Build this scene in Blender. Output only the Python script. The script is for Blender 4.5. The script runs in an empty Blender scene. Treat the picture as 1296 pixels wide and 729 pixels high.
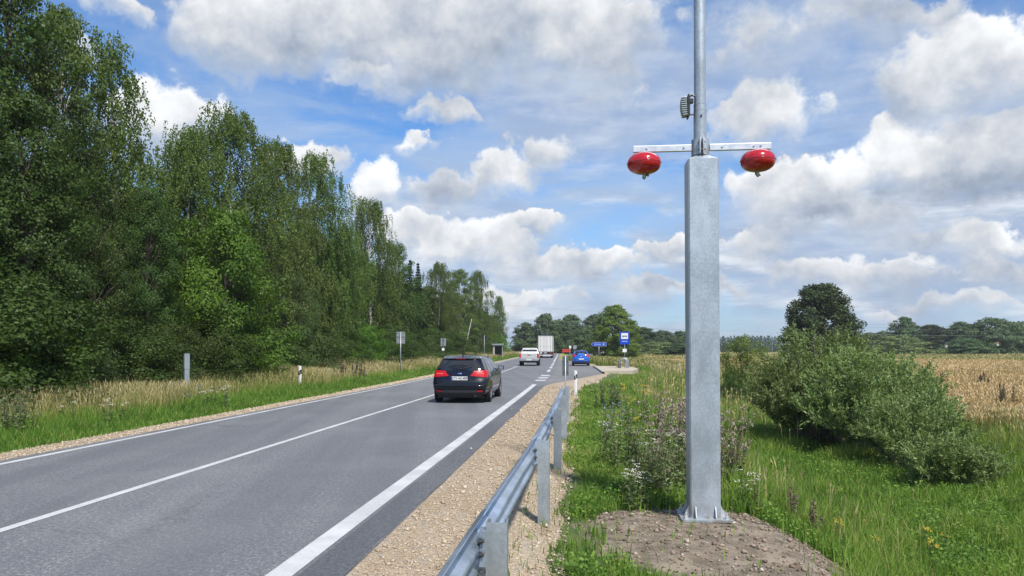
import bpy, bmesh, math, random
import numpy as np
from mathutils import Vector, Matrix, Quaternion

R = math.radians
rng = np.random.default_rng(7)
random.seed(7)
S = bpy.context.scene
COL = S.collection

# ------------------------------------------------------------------ camera, sky, sun, exposure
EYE = 1.75
F = 940.0                                   # focal length in pixels of the 1296 px wide photograph
cam = bpy.data.objects.new('camera', bpy.data.cameras.new('camera'))
COL.objects.link(cam)
cam.location = (0, 0, EYE)
cam.rotation_euler = (R(90), 0, 0)
cam.data.sensor_width = 36
cam.data.lens = F / 1296 * 36
cam.data.shift_y = (440 - 364.5) / 1296
cam.data.clip_start = 0.05
cam.data.clip_end = 6000
S.camera = cam

SUN_AZ, SUN_EL = 154, 54
sd = Vector((math.cos(R(SUN_EL)) * math.sin(R(SUN_AZ)), math.cos(R(SUN_EL)) * math.cos(R(SUN_AZ)), math.sin(R(SUN_EL))))
sun = bpy.data.objects.new('sun', bpy.data.lights.new('sun', 'SUN'))
COL.objects.link(sun)
sun.data.energy = 2.8
sun.data.angle = R(4)
sun.data.color = (1.0, 0.95, 0.87)
sun.rotation_euler = sd.to_track_quat('Z', 'Y').to_euler()

S.view_settings.view_transform = 'Standard'
S.view_settings.look = 'None'
S.view_settings.gamma = 1
S.view_settings.use_curve_mapping = False
S.view_settings.exposure = 0.85

SKY_STRENGTH = 0.075


class NT:
    """small helper to write node trees"""
    def __init__(s, tree):
        s.t = tree
        s.n = tree.nodes
        s.l = tree.links

    def node(s, typ, props=None, **ins):
        n = s.n.new(typ)
        for k, v in (props or {}).items():
            setattr(n, k, v)
        for k, v in ins.items():
            key = int(k[1:]) if k[0] == 'i' and k[1:].isdigit() else k.replace('_', ' ')
            sock = n.inputs[key]
            if isinstance(v, bpy.types.NodeSocket):
                s.l.new(v, sock)
            else:
                sock.default_value = v
        return n

    def math(s, op, a, b=0.0, c=0.0, clamp=False):
        n = s.n.new('ShaderNodeMath')
        n.operation = op
        n.use_clamp = clamp
        for i, v in enumerate((a, b, c)):
            if isinstance(v, bpy.types.NodeSocket):
                s.l.new(v, n.inputs[i])
            else:
                n.inputs[i].default_value = v
        return n.outputs[0]

    def vmath(s, op, a, b=(0, 0, 0), c=(0, 0, 0), out=0):
        n = s.n.new('ShaderNodeVectorMath')
        n.operation = op
        for i, v in enumerate((a, b, c)):
            if isinstance(v, bpy.types.NodeSocket):
                s.l.new(v, n.inputs[i])
            else:
                n.inputs[i].default_value = v
        return n.outputs['Value'] if out else n.outputs[0]

    def mix(s, fac, a, b, blend='MIX'):
        n = s.n.new('ShaderNodeMix')
        n.data_type = 'RGBA'
        n.blend_type = blend
        for i, v in ((0, fac), (6, a), (7, b)):
            if isinstance(v, bpy.types.NodeSocket):
                s.l.new(v, n.inputs[i])
            else:
                n.inputs[i].default_value = v if i == 0 or len(v) == 4 else (*v, 1)
        return n.outputs[2]

    def noise(s, vec, scale, detail=4, rough=0.55, dist=0.0, dims='3D'):
        n = s.node('ShaderNodeTexNoise', {'noise_dimensions': dims}, Scale=scale, Detail=detail, Roughness=rough, Distortion=dist)
        if vec is not None:
            s.l.new(vec, n.inputs['Vector'])
        return n

    def step(s, x, lo, hi, a=0.0, b=1.0):
        n = s.node('ShaderNodeMapRange', {'interpolation_type': 'SMOOTHSTEP'})
        n.inputs[1].default_value, n.inputs[2].default_value = lo, hi
        n.inputs[3].default_value, n.inputs[4].default_value = a, b
        s.l.new(x, n.inputs[0])
        return n.outputs[0]


def build_world():
    w = bpy.data.worlds.new('World')
    S.world = w
    w.use_nodes = True
    t = NT(w.node_tree)
    t.n.clear()
    out = t.node('ShaderNodeOutputWorld')
    bg = t.node('ShaderNodeBackground', Strength=SKY_STRENGTH)
    t.l.new(bg.outputs[0], out.inputs[0])
    sky = t.node('ShaderNodeTexSky', {'sky_type': 'NISHITA', 'sun_disc': False, 'sun_elevation': R(SUN_EL), 'sun_rotation': R(SUN_AZ),
                                      'altitude': 50, 'air_density': 1.0, 'dust_density': 0.6, 'ozone_density': 2.0})
    tc = t.node('ShaderNodeTexCoord')
    d = t.vmath('NORMALIZE', tc.outputs['Generated'])
    sep = t.node('ShaderNodeSeparateXYZ', Vector=d)
    x, y, z = sep.outputs
    az = t.math('ARCTAN2', x, y)
    el = t.math('ARCSINE', z)
    p0 = t.node('ShaderNodeCombineXYZ', X=az, Y=el).outputs[0]
    # the plane of the cloud deck, squeezed together towards the horizon
    zz = t.math('ADD', t.math('MAXIMUM', z, 0.0), 0.10)
    deck = t.node('ShaderNodeCombineXYZ', X=t.math('DIVIDE', x, zz), Y=t.math('DIVIDE', y, zz)).outputs[0]
    # edges of the heaps: swirl the angles a little
    n1 = t.noise(d, 9.0, 7, 0.58)
    off = t.vmath('MULTIPLY', t.vmath('SUBTRACT', n1.outputs['Color'], (0.5, 0.5, 0.5)), (0.20, 0.10, 0.0))
    n2 = t.noise(d, 24.0, 5, 0.55)
    off = t.vmath('ADD', off, t.vmath('MULTIPLY', t.vmath('SUBTRACT', n2.outputs['Color'], (0.5, 0.5, 0.5)), (0.07, 0.05, 0.0)))
    p = t.vmath('ADD', p0, off)
    fine = t.noise(d, 17.0, 6, 0.56).outputs['Fac']
    deckn = t.noise(deck, 1.15, 7, 0.58, 0.3).outputs['Fac']
    band = t.noise(t.node('ShaderNodeCombineXYZ', X=t.math('MULTIPLY', az, 3.2), Y=t.math('MULTIPLY', el, 17.0)).outputs[0], 1.7, 7, 0.58, 0.35).outputs['Fac']
    bandl = t.noise(t.node('ShaderNodeCombineXYZ', X=t.math('MULTIPLY', az, 4.0), Y=t.math('MULTIPLY', el, 15.0), Z=3.7).outputs[0], 2.6, 6, 0.6).outputs['Fac']
    wisp = t.noise(t.vmath('MULTIPLY', d, (3.0, 3.0, 11.0)), 1.6, 6, 0.6, 0.5).outputs['Fac']

    def ang(px, py, rx, ry):
        a = math.atan((px - 648) / F)
        e = math.atan((440 - py) / F * math.cos(a))
        return a, e, rx / F * math.cos(a) ** 2, ry / F * math.cos(a)
    # heaps of cloud: direction, size, brightness at the base and at the top, weight
    heaps = [
        (330, 40, 135, 66, .40, .80, 1), (520, 52, 200, 78, .38, .74, 1), (710, 42, 160, 76, .42, .74, 1), (450, 104, 55, 20, .7, .9, .8),
        (205, 145, 92, 52, .55, .95, 1), (120, 8, 75, 26, .6, .8, .7), (690, 190, 50, 40, .55, .80, .6), (760, 120, 90, 50, .56, .68, .45), (540, 150, 75, 20, .6, .75, .7),
        (522, 196, 44, 17, .6, .78, .8), (470, 245, 66, 40, .62, .92, .9), (640, 225, 60, 34, .6, .90, .9), (585, 242, 60, 26, .46, .62, .7),
        (375, 200, 60, 26, .6, .85, .8), (590, 312, 110, 36, .58, .85, .8), (700, 284, 62, 18, .62, .93, 1), (560, 285, 50, 24, .6, .88, .8),
        (790, 328, 48, 24, .66, .96, .9), (856, 310, 34, 20, .66, .95, .8), (965, 145, 72, 52, .6, .86, .85), (1010, 55, 210, 60, .50, .62, .45),
        (1230, 86, 150, 66, .50, .92, 1), (1135, 190, 88, 52, .46, 1.0, 1), (1250, 200, 140, 66, .34, .74, 1), (1000, 240, 90, 42, .50, .93, .95),
        (1190, 232, 170, 28, .30, .5, .8), (1070, 275, 140, 32, .42, .62, .8), (1255, 305, 90, 30, .42, .95, .9), (1150, 300, 140, 26, .42, .62, .7),
        (1290, 335, 110, 26, .40, .6, .8), (950, 310, 80, 26, .5, .72, .7), (700, 345, 120, 24, .55, .76, .7), (1080, 350, 180, 24, .5, .68, .65),
        (640, 382, 130, 20, .55, .8, .6), (1165, 327, 40, 14, .7, .95, .8), (1100, 395, 60, 14, .6, .8, .5), (620, 330, 70, 26, .5, .78, .8), (1060, 215, 60, 34, .6, .95, .8), (850, 362, 90, 20, .5, .72, .6),
        (1230, 380, 120, 22, .5, .68, .6), (60, 60, 50, 20, .6, .75, .45), (1180, 20, 90, 22, .5, .66, .4),
    ]
    acc = lit = wsum = hsum = None
    for px, py, rx, ry, lo, hi, wt in heaps:
        a, e, ra, re = ang(px, py, rx * 1.02, ry * 1.05)
        v = t.vmath('MULTIPLY_ADD', p, (1 / ra, 1 / re, 0), (-a / ra, -e / re, 0))
        r2 = t.vmath('DOT_PRODUCT', v, v, out=1)
        wgt = t.math('MULTIPLY_ADD', r2, -wt, wt, clamp=True)
        vy = t.vmath('DOT_PRODUCT', v, (0, (hi - lo) / 2, 0), out=1)
        br = t.math('ADD', vy, (hi + lo) / 2)
        l = t.math('MULTIPLY', br, wgt)
        h_ = t.math('MULTIPLY', t.vmath('DOT_PRODUCT', v, (0, 1, 0), out=1), wgt)
        hsum = h_ if hsum is None else t.math('ADD', hsum, h_)
        acc = wgt if acc is None else t.math('MAXIMUM', acc, wgt)
        wsum = wgt if wsum is None else t.math('ADD', wsum, wgt)
        lit = l if lit is None else t.math('ADD', lit, l)
    bright = t.math('DIVIDE', lit, t.math('MAXIMUM', wsum, 0.02))
    # elsewhere in the sky: a broken deck of the same clouds (outside the sector that is described above)
    front = t.math('MULTIPLY', t.step(y, 0.55, 0.75), t.step(el, 0.62, 0.48))
    deckd = t.math('MULTIPLY', t.step(deckn, 0.44, 0.66), t.math('SUBTRACT', 1.0, front))
    fedge = t.noise(d, 13.0, 10, 0.64).outputs['Fac']
    dens = t.math('ADD', t.math('MULTIPLY_ADD', fedge, 1.7, -0.85), acc)
    # tops are crisp, undersides dissolve into the haze
    hn = t.math('DIVIDE', hsum, t.math('MAXIMUM', wsum, 0.02))
    soft = t.step(hn, -0.55, 0.35, 1.25, 0.42)
    heap_a = t.math('DIVIDE', t.math('SUBTRACT', dens, 0.03), soft, clamp=True)
    heap_a = t.step(heap_a, 0.0, 1.0)
    heap_a = t.math('MULTIPLY', heap_a, t.step(acc, 0.0, 0.12))
    # banks of thin grey-blue cloud behind the heaps
    bank = None
    for px, py, rx, ry, wt in ((1120, 300, 360, 150, .90), (1180, 150, 260, 130, .55), (760, 120, 190, 100, .70), (560, 310, 180, 95, .75), (520, 50, 330, 80, .45), (980, 60, 220, 80, .50), (640, 380, 260, 60, .8), (220, 150, 90, 70, .5)):
        a, e, ra, re = ang(px, py, rx, ry)
        v = t.vmath('MULTIPLY_ADD', p, (1 / ra, 1 / re, 0), (-a / ra, -e / re, 0))
        w_ = t.math('MULTIPLY_ADD', t.vmath('DOT_PRODUCT', v, v, out=1), -1.0, 1.0, clamp=True)
        w_ = t.math('MULTIPLY', t.step(t.math('ADD', w_, t.math('MULTIPLY_ADD', fedge, 1.1, -0.55)), 0.0, 0.75), wt)
        bank = w_ if bank is None else t.math('MAXIMUM', bank, w_)
    # thin veil: wisps, thicker towards the horizon
    veil = t.math('MULTIPLY', t.step(wisp, 0.33, 0.68), t.step(el, 0.50, 0.04, 0.28, 0.85))
    halo = t.math('MULTIPLY', t.step(t.math('ADD', acc, t.math('MULTIPLY_ADD', wisp, 0.9, -0.45)), 0.0, 0.55), 0.62)
    veil = t.math('MAXIMUM', veil, halo)
    low = t.step(el, 0.20, 0.0, 0.0, 0.62)
    veil = t.math('MAXIMUM', veil, low)
    billow = t.noise(t.vmath('ADD', d, (0, 0, 0.012)), 13.0, 5, 0.55).outputs['Fac']
    relief = t.math('MULTIPLY_ADD', t.math('SUBTRACT', fine, billow), 0.6, 0.0)
    relief2 = t.math('MULTIPLY_ADD', t.noise(d, 6.5, 6, 0.6).outputs['Fac'], 0.5, -0.25)
    b = t.math('ADD', t.math('ADD', t.math('MULTIPLY_ADD', bright, 0.97, 0.06), relief), relief2)
    thin = t.step(dens, 0.1, 0.7, 0.10, 0.0)            # thin rims glow a little
    b = t.math('MAXIMUM', t.math('ADD', b, thin), 0.30)
    b = t.math('MULTIPLY', b, t.step(acc, 0.0, 0.3, 0.0, 1.0))
    b = t.math('ADD', b, t.step(acc, 0.3, 0.0, 0.0, 0.62))
    cloud = t.mix(t.step(b, 0.35, 0.85), (0.76, 0.92, 1.18), (0.98, 1.0, 1.03))
    k = 8.2 * CLOUD_GAIN
    cloudc = t.vmath('SCALE', cloud)
    cloudc.node.inputs['Scale'].default_value = 1.0
    t.l.new(t.math('MULTIPLY', t.math('POWER', b, 1.2), k), cloudc.node.inputs['Scale'])
    base = t.mix(1.0, sky.outputs[0], BLUE_TINT, 'MULTIPLY')
    veilc = (0.50 * VEIL_GAIN, 0.62 * VEIL_GAIN, 0.80 * VEIL_GAIN)
    c = t.mix(veil, base, veilc)
    banda = t.math('MULTIPLY', t.step(band, 0.46, 0.64), t.step(el, 0.36, 0.08, 0.0, 0.75))
    bcol = t.mix(t.step(bandl, 0.38, 0.66), (0.40 * k, 0.47 * k, 0.60 * k), (0.86 * k, 0.89 * k, 0.93 * k))
    c = t.mix(bank, c, t.mix(t.step(bandl, 0.35, 0.7), (0.36 * k, 0.45 * k, 0.62 * k), (0.55 * k, 0.62 * k, 0.73 * k)))
    c = t.mix(banda, c, bcol)
    c = t.mix(deckd, c, (0.55 * k, 0.58 * k, 0.63 * k))
    c = t.mix(heap_a, c, cloudc)
    # below the horizon: the colour of distant fields
    c = t.mix(t.step(z, -0.02, -0.06), c, (0.5, 0.55, 0.35))
    t.l.new(c, bg.inputs['Color'])
    w.cycles.sampling_method = 'MANUAL'
    w.cycles.sample_map_resolution = 512


CLOUD_GAIN = 1.0
VEIL_GAIN = 7.2
BLUE_TINT = (0.60, 0.93, 1.26)
build_world()
S.cycles.use_denoising = True
S.cycles.max_bounces = 6
S.cycles.diffuse_bounces = 3
S.cycles.transparent_max_bounces = 4
S.cycles.caustics_reflective = False
S.cycles.caustics_refractive = False
S.cycles.sample_clamp_indirect = 6

# ------------------------------------------------------------------ layout helpers: s = metres right of the camera across the road, Y = metres ahead
TAN = 92 / 940.0


def bend(Y):
    Y = np.asarray(Y, float)
    b = np.where(Y < 25, 0.0, np.where(Y < 65, 0.031 * (Y - 25) ** 2 / 80, 0.031 * (Y - 45)))
    return b + np.where(Y > 190, 0.0012 * (np.minimum(Y, 420) - 190) ** 2, 0) + np.where(Y > 420, 0.55 * (Y - 420), 0)


def road_x(s, Y):
    return s + TAN * np.asarray(Y, float) - bend(Y)


def heading(Y):
    return math.atan(float(road_x(0, Y + .5) - road_x(0, Y - .5)))


def depth_at(px, s):
    """distance at which the line s metres beside the road is seen in direction px"""
    k = (px - 648) / F
    Y = 10.0
    for _ in range(80):
        Y = 0.5 * Y + 0.5 * float((s - bend(Y)) / (k - TAN)) if abs(k - TAN) > 1e-6 else Y
    return Y


def bay_edge(Y):
    return np.interp(np.asarray(Y, float), [33, 36, 50, 82, 108], [-1.84, -1.6, 1.45, 1.45, -1.84])


def fbm(x, y, seed=0, octaves=4, scale=1.0):
    """cheap smooth noise for the ground"""
    r = np.random.default_rng(seed)
    out = np.zeros_like(np.asarray(x, float) + np.asarray(y, float))
    amp, f = 1.0, scale
    for _ in range(octaves):
        for _ in range(3):
            a = r.uniform(0, 6.283)
            ph = r.uniform(0, 6.283)
            out = out + amp / 3 * np.sin(f * (np.cos(a) * x + np.sin(a) * y) + ph + 1.3 * np.sin(.7 * f * (np.sin(a) * x - np.cos(a) * y) + ph * 2))
        amp *= .5
        f *= 2.05
    return out


def ground_z(s, Y):
    s = np.asarray(s, float)
    Y = np.asarray(Y, float)
    shift = bay_edge(Y) + 1.84
    sr = s - shift
    near = np.interp(sr, [-1.84, -1.2, -.6, 0, 1.5, 2.2, 3.2, 4.5, 8.5, 11, 13, 17], [-.02, -.06, -.24, -.32, -.36, -.44, -.95, -1.42, -1.52, -1.1, -.66, -.6])
    far = np.interp(sr, [-1.84, -1.2, 0, 2, 5, 9, 14], [-.02, -.05, -.1, -.14, -.4, -.45, -.4])
    k = np.clip((Y - 34) / 24, 0, 1)
    k = k * k * (3 - 2 * k)
    right = near * (1 - k) + far * k
    left = np.interp(s, [-40, -20, -16, -14, -12, -10, -9.0], [.5, .35, .15, 0, -.08, -.06, -.02])
    z = np.where(s > -5, right, left)
    n = fbm(s, Y, 3, 3, .9) * .05
    rough = np.where((sr > -1.2) | (s < -10.2), 1.0, 0.0) * np.clip(np.maximum(sr + 1.2, -10.2 - s), 0, 1)
    z = z + n * rough
    return np.where(Y > 150, z * 1.0 - 0.0, z)


def ground_at_x(X, Y):
    s = X - TAN * np.asarray(Y, float) + bend(Y)
    return ground_z(s, Y)


def at(px, py, Y):
    """a point seen at photo pixel (px, py), Y metres ahead"""
    return Vector(((px - 648) / F * Y, Y, EYE + (440 - py) / F * Y))


# ------------------------------------------------------------------ mesh helpers
def tag(o, label=None, cat=None, group=None, kind=None):
    for k, v in (('label', label), ('category', cat), ('group', group), ('kind', kind)):
        if v:
            o[k] = v
    return o


def empty(name, loc=(0, 0, 0), rz=0, label=None, cat=None, group=None):
    o = bpy.data.objects.new(name, None)
    COL.objects.link(o)
    o.location = loc
    o.rotation_euler = (0, 0, rz)
    o.empty_display_size = .2
    return tag(o, label, cat, group)


def link(name, me, mat=None, parent=None, smooth=False):
    o = bpy.data.objects.new(name, me)
    COL.objects.link(o)
    if mat is not None and not me.materials:
        for m in (mat if isinstance(mat, (list, tuple)) else [mat]):
            me.materials.append(m)
    if smooth:
        me.polygons.foreach_set('use_smooth', np.ones(len(me.polygons), bool))
    if parent is not None:
        o.parent = parent
    return o


def np_mesh(name, verts, faces_sizes, loops, attrs=None):
    """verts (N,3), face sizes (M,), loops flat"""
    me = bpy.data.meshes.new(name)
    verts = np.ascontiguousarray(verts, np.float32)
    me.vertices.add(len(verts))
    me.vertices.foreach_set('co', verts.ravel())
    loops = np.ascontiguousarray(loops, np.int32)
    me.loops.add(len(loops))
    me.loops.foreach_set('vertex_index', loops)
    sizes = np.ascontiguousarray(faces_sizes, np.int32)
    me.polygons.add(len(sizes))
    starts = np.concatenate([[0], np.cumsum(sizes)[:-1]]).astype(np.int32)
    me.polygons.foreach_set('loop_start', starts)
    for k, v in (attrs or {}).items():
        a = me.attributes.new(k, 'FLOAT', 'POINT')
        a.data.foreach_set('value', np.ascontiguousarray(v, np.float32))
    me.update(calc_edges=True)
    return me


class MB:
    """collects boxes, tubes and grids for ONE mesh object"""
    def __init__(s):
        s.v, s.f, s.m = [], [], []

    def add(s, verts, faces, mat=0, M=None):
        b = len(s.v)
        for p in verts:
            s.v.append(tuple(M @ Vector(p)) if M is not None else tuple(p))
        for f in faces:
            s.f.append(tuple(i + b for i in f))
            s.m.append(mat)
        return s

    def box(s, c, size, bev=0.0, M=None, mat=0):
        bm = bmesh.new()
        bmesh.ops.create_cube(bm, size=1)
        bmesh.ops.scale(bm, vec=size, verts=bm.verts)
        if bev > 0:
            bmesh.ops.bevel(bm, geom=bm.edges[:], offset=bev, segments=2, affect='EDGES', profile=.6)
        bmesh.ops.translate(bm, vec=c, verts=bm.verts)
        bm.verts.index_update()
        s.add([v.co.copy() for v in bm.verts], [[v.index for v in f.verts] for f in bm.faces], mat, M)
        bm.free()
        return s

    def tube(s, pts, rad, n=10, cap=True, mat=0):
        pts = [Vector(p) for p in pts]
        rs = rad if isinstance(rad, (list, tuple)) else [rad] * len(pts)
        vs, fs = [], []
        up = Vector((0, 0, 1))
        for i, p in enumerate(pts):
            d = (pts[min(i + 1, len(pts) - 1)] - pts[max(i - 1, 0)]).normalized()
            a = d.cross(up)
            if a.length < .05:
                a = d.cross(Vector((0, 1, 0)))
            a.normalize()
            b = d.cross(a)
            for k in range(n):
                t = 2 * math.pi * k / n
                vs.append(p + (a * math.cos(t) + b * math.sin(t)) * rs[i])
        for i in range(len(pts) - 1):
            for k in range(n):
                fs.append((i * n + k, i * n + (k + 1) % n, (i + 1) * n + (k + 1) % n, (i + 1) * n + k))
        if cap:
            fs.append(tuple(range(n)))
            fs.append(tuple((len(pts) - 1) * n + k for k in reversed(range(n))))
        return s.add(vs, fs, mat)

    def lathe(s, prof, n=32, M=None, mat=0):
        """prof: (radius, z)"""
        vs, fs = [], []
        for r, z in prof:
            for k in range(n):
                t = 2 * math.pi * k / n
                vs.append((r * math.cos(t), r * math.sin(t), z))
        for i in range(len(prof) - 1):
            for k in range(n):
                fs.append((i * n + k, i * n + (k + 1) % n, (i + 1) * n + (k + 1) % n, (i + 1) * n + k))
        return s.add(vs, fs, mat, M)

    def prism(s, poly, z0, z1, M=None, mat=0):
        n = len(poly)
        vs = [(x, y, z0) for x, y in poly] + [(x, y, z1) for x, y in poly]
        fs = [tuple(reversed(range(n))), tuple(range(n, 2 * n))] + [(i, (i + 1) % n, n + (i + 1) % n, n + i) for i in range(n)]
        return s.add(vs, fs, mat, M)

    def grid(s, fn, nu, nv, mat=0, M=None):
        vs = [fn(i / nu, j / nv) for j in range(nv + 1) for i in range(nu + 1)]
        fs = [(j * (nu + 1) + i, j * (nu + 1) + i + 1, (j + 1) * (nu + 1) + i + 1, (j + 1) * (nu + 1) + i) for j in range(nv) for i in range(nu)]
        return s.add(vs, fs, mat, M)

    def build(s, name, mat, parent=None, smooth=False, autosmooth=None):
        me = bpy.data.meshes.new(name)
        me.from_pydata(s.v, [], s.f)
        o = link(name, me, mat, parent, smooth)
        if isinstance(mat, (list, tuple)):
            me.polygons.foreach_set('material_index', s.m)
        bm = bmesh.new()
        bm.from_mesh(me)
        bmesh.ops.recalc_face_normals(bm, faces=bm.faces)
        if autosmooth:
            for e in bm.edges:
                if len(e.link_faces) == 2 and e.calc_face_angle(0) > R(autosmooth):
                    e.smooth = False
            for f in bm.faces:
                f.smooth = True
        bm.to_mesh(me)
        bm.free()
        return o


# ------------------------------------------------------------------ materials
def new_mat(name):
    m = bpy.data.materials.new(name)
    m.use_nodes = True
    t = NT(m.node_tree)
    b = t.n['Principled BSDF']
    return m, t, b


def bump(t, b, height, strength=.3, dist=.01):
    n = t.node('ShaderNodeBump', Strength=strength, Distance=dist, Height=height)
    t.l.new(n.outputs[0], b.inputs['Normal'])


def mat_plain(name, col, rough=.5, metal=0.0, var=.12, scale=8.0, bmp=0.0, coat=0.0, spec=.5):
    m, t, b = new_mat(name)
    tc = t.node('ShaderNodeTexCoord')
    n = t.noise(tc.outputs['Object'], scale, 5, .6)
    dark = tuple(c * (1 - var) for c in col)
    light = tuple(min(1, c * (1 + var)) for c in col)
    t.l.new(t.mix(n.outputs['Fac'], dark, light), b.inputs['Base Color'])
    t.l.new(t.step(n.outputs['Fac'], .3, .7, max(.02, rough - .08), min(1, rough + .08)), b.inputs['Roughness'])
    b.inputs['Metallic'].default_value = metal
    b.inputs['Coat Weight'].default_value = coat
    b.inputs['Coat Roughness'].default_value = .03
    b.inputs['Specular IOR Level'].default_value = spec
    if bmp:
        bump(t, b, t.noise(tc.outputs['Object'], scale * 6, 4).outputs['Fac'], bmp, .01)
    return m


def mat_galvanised(name, col=(.50, .54, .58), rough=.42, metal=.75, splash=0.0):
    m, t, b = new_mat(name)
    tc = t.node('ShaderNodeTexCoord')
    o = tc.outputs['Object']
    v = t.node('ShaderNodeTexVoronoi', {'feature': 'F1'}, Scale=55.0, Randomness=1.0)
    t.l.new(o, v.inputs['Vector'])
    big = t.noise(t.vmath('MULTIPLY', o, (1, 1, .45)), 3.2, 6, .6).outputs['Fac']
    sp = t.noise(o, 38, 4, .6).outputs['Fac']
    f = t.math('ADD', t.math('MULTIPLY', big, .65), t.math('MULTIPLY', sp, .35))
    c = t.mix(t.step(f, .36, .66), tuple(x * .74 for x in col), tuple(min(1, x * 1.15) for x in col))
    streak = t.noise(t.vmath('MULTIPLY', o, (14, 14, .6)), 2.0, 4, .6).outputs['Fac']
    c = t.mix(t.step(streak, .55, .75, 0, .35), c, tuple(min(1, x * 1.25) for x in col))
    sc = t.noise(t.vmath('MULTIPLY', o, (6, 6, 14)), 1.3, 6, .7, .4).outputs['Fac']
    c = t.mix(t.step(sc, .66, .74, 0, .55), c, (.10, .10, .11))
    zo = t.node('ShaderNodeSeparateXYZ', Vector=o).outputs[2]
    dirt = t.math('MULTIPLY', t.step(zo, .30, .02), t.step(t.noise(o, 9, 6, .7).outputs['Fac'], .42, .62, 0, .6))
    c = t.mix(t.math('MULTIPLY', dirt, splash), c, (.24, .19, .14))
    t.l.new(c, b.inputs['Base Color'])
    rg = t.math('MULTIPLY_ADD', v.outputs['Color'], .16, rough - .08)
    t.l.new(t.math('ADD', rg, t.math('MULTIPLY_ADD', big, .3, -.15)), b.inputs['Roughness'])
    b.inputs['Metallic'].default_value = metal
    bump(t, b, t.math('ADD', big, t.math('MULTIPLY', sp, .2)), .12, .02)
    return m


def mat_leaf(name, dark, light, odd=None, trans=.35, rough=.45, hue=.03):
    m, t, b = new_mat(name)
    at_ = t.node('ShaderNodeAttribute', {'attribute_name': 'tint'})
    info = t.node('ShaderNodeObjectInfo')
    f = at_.outputs['Fac']
    c = t.mix(f, dark, light)
    if odd:
        c = t.mix(t.step(f, .93, .97), c, odd)
    hsv = t.node('ShaderNodeHueSaturation', Color=c)
    t.l.new(t.math('MULTIPLY_ADD', info.outputs['Random'], hue, .5 - hue / 2), hsv.inputs['Hue'])
    t.l.new(t.math('MULTIPLY_ADD', info.outputs['Random'], .35, .82), hsv.inputs['Value'])
    col = hsv.outputs[0]
    t.l.new(col, b.inputs['Base Color'])
    b.inputs['Roughness'].default_value = rough
    b.inputs['Specular IOR Level'].default_value = .2
    tr = t.node('ShaderNodeBsdfTranslucent')
    t.l.new(t.mix(1.0, col, (1.25, 1.2, .5), 'MULTIPLY'), tr.inputs['Color'])
    ms = t.node('ShaderNodeMixShader', i0=trans)
    t.l.new(b.outputs[0], ms.inputs[1])
    t.l.new(tr.outputs[0], ms.inputs[2])
    t.l.new(ms.outputs[0], t.n['Material Output'].inputs[0])
    return m


def mat_ramp_attr(name, stops, trans=.3, rough=.55):
    """colour from the 'tint' attribute through several stops; grass blades, stalks"""
    m, t, b = new_mat(name)
    at_ = t.node('ShaderNodeAttribute', {'attribute_name': 'tint'})
    r = t.node('ShaderNodeValToRGB')
    e = r.color_ramp.elements
    while len(e) < len(stops):
        e.new(.5)
    for el, (p, c) in zip(e, stops):
        el.position = p
        el.color = (*c, 1)
    t.l.new(at_.outputs['Fac'], r.inputs[0])
    t.l.new(r.outputs[0], b.inputs['Base Color'])
    b.inputs['Roughness'].default_value = rough
    b.inputs['Specular IOR Level'].default_value = .3
    tr = t.node('ShaderNodeBsdfTranslucent')
    t.l.new(r.outputs[0], tr.inputs['Color'])
    ms = t.node('ShaderNodeMixShader', i0=trans)
    t.l.new(b.outputs[0], ms.inputs[1])
    t.l.new(tr.outputs[0], ms.inputs[2])
    t.l.new(ms.outputs[0], t.n['Material Output'].inputs[0])
    return m


def mat_asphalt(name='asphalt', k=(1.0, 1.0, 1.0)):
    m, t, b = new_mat(name)
    tc = t.node('ShaderNodeTexCoord')
    o = tc.outputs['Object']
    fine = t.noise(o, 90, 4, .7).outputs['Fac']
    v = t.node('ShaderNodeTexVoronoi', {'feature': 'F1'}, Scale=75.0)
    t.l.new(o, v.inputs['Vector'])
    rot = t.node('ShaderNodeVectorRotate', {'rotation_type': 'Z_AXIS'}, Vector=o, Angle=-math.atan(TAN))
    along = t.vmath('MULTIPLY', rot.outputs[0], (1.0, .035, 1))
    tracks = t.noise(along, 1.1, 4, .55).outputs['Fac']
    blot = t.noise(o, .35, 5, .6).outputs['Fac']
    c = t.mix(t.step(fine, .34, .66), (.070, .074, .082), (.265, .270, .280))
    mid = t.noise(o, 24, 5, .75).outputs['Fac']
    c = t.mix(t.step(mid, .36, .60, .75, 0), c, (.065, .068, .076))
    c = t.mix(t.step(mid, .54, .70, 0, .65), c, (.40, .40, .405))
    c = t.mix(t.step(v.outputs['Color'], .72, .95, 0, .55), c, (.42, .41, .40))
    c = t.mix(t.step(tracks, .36, .64, .0, .55), c, (.100, .106, .117))
    c = t.mix(t.step(blot, .45, .7, 0, .22), c, (.26, .255, .25))
    ck = t.node('ShaderNodeTexVoronoi', {'feature': 'DISTANCE_TO_EDGE'}, Scale=.22)
    t.l.new(t.vmath('ADD', o, t.vmath('SCALE', t.noise(o, 1.2, 5, .65).outputs['Color'])), ck.inputs['Vector'])
    crack = t.math('MULTIPLY', t.step(ck.outputs['Distance'], .010, .003), t.step(t.noise(o, .15, 3, .5).outputs['Fac'], .48, .6, 0, .55))
    c = t.mix(crack, c, (.045, .046, .05))
    drip = t.noise(t.vmath('MULTIPLY', rot.outputs[0], (1.0, .45, 1)), 4.5, 4, .6).outputs['Fac']
    c = t.mix(t.step(drip, .66, .74, 0, .40), c, (.06, .062, .066))
    c = t.mix(1.0, c, k, 'MULTIPLY')
    t.l.new(c, b.inputs['Base Color'])
    t.l.new(t.step(tracks, .3, .7, .82, .68), b.inputs['Roughness'])
    bump(t, b, t.math('ADD', fine, v.outputs['Distance']), .35, .006)
    return m


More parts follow.
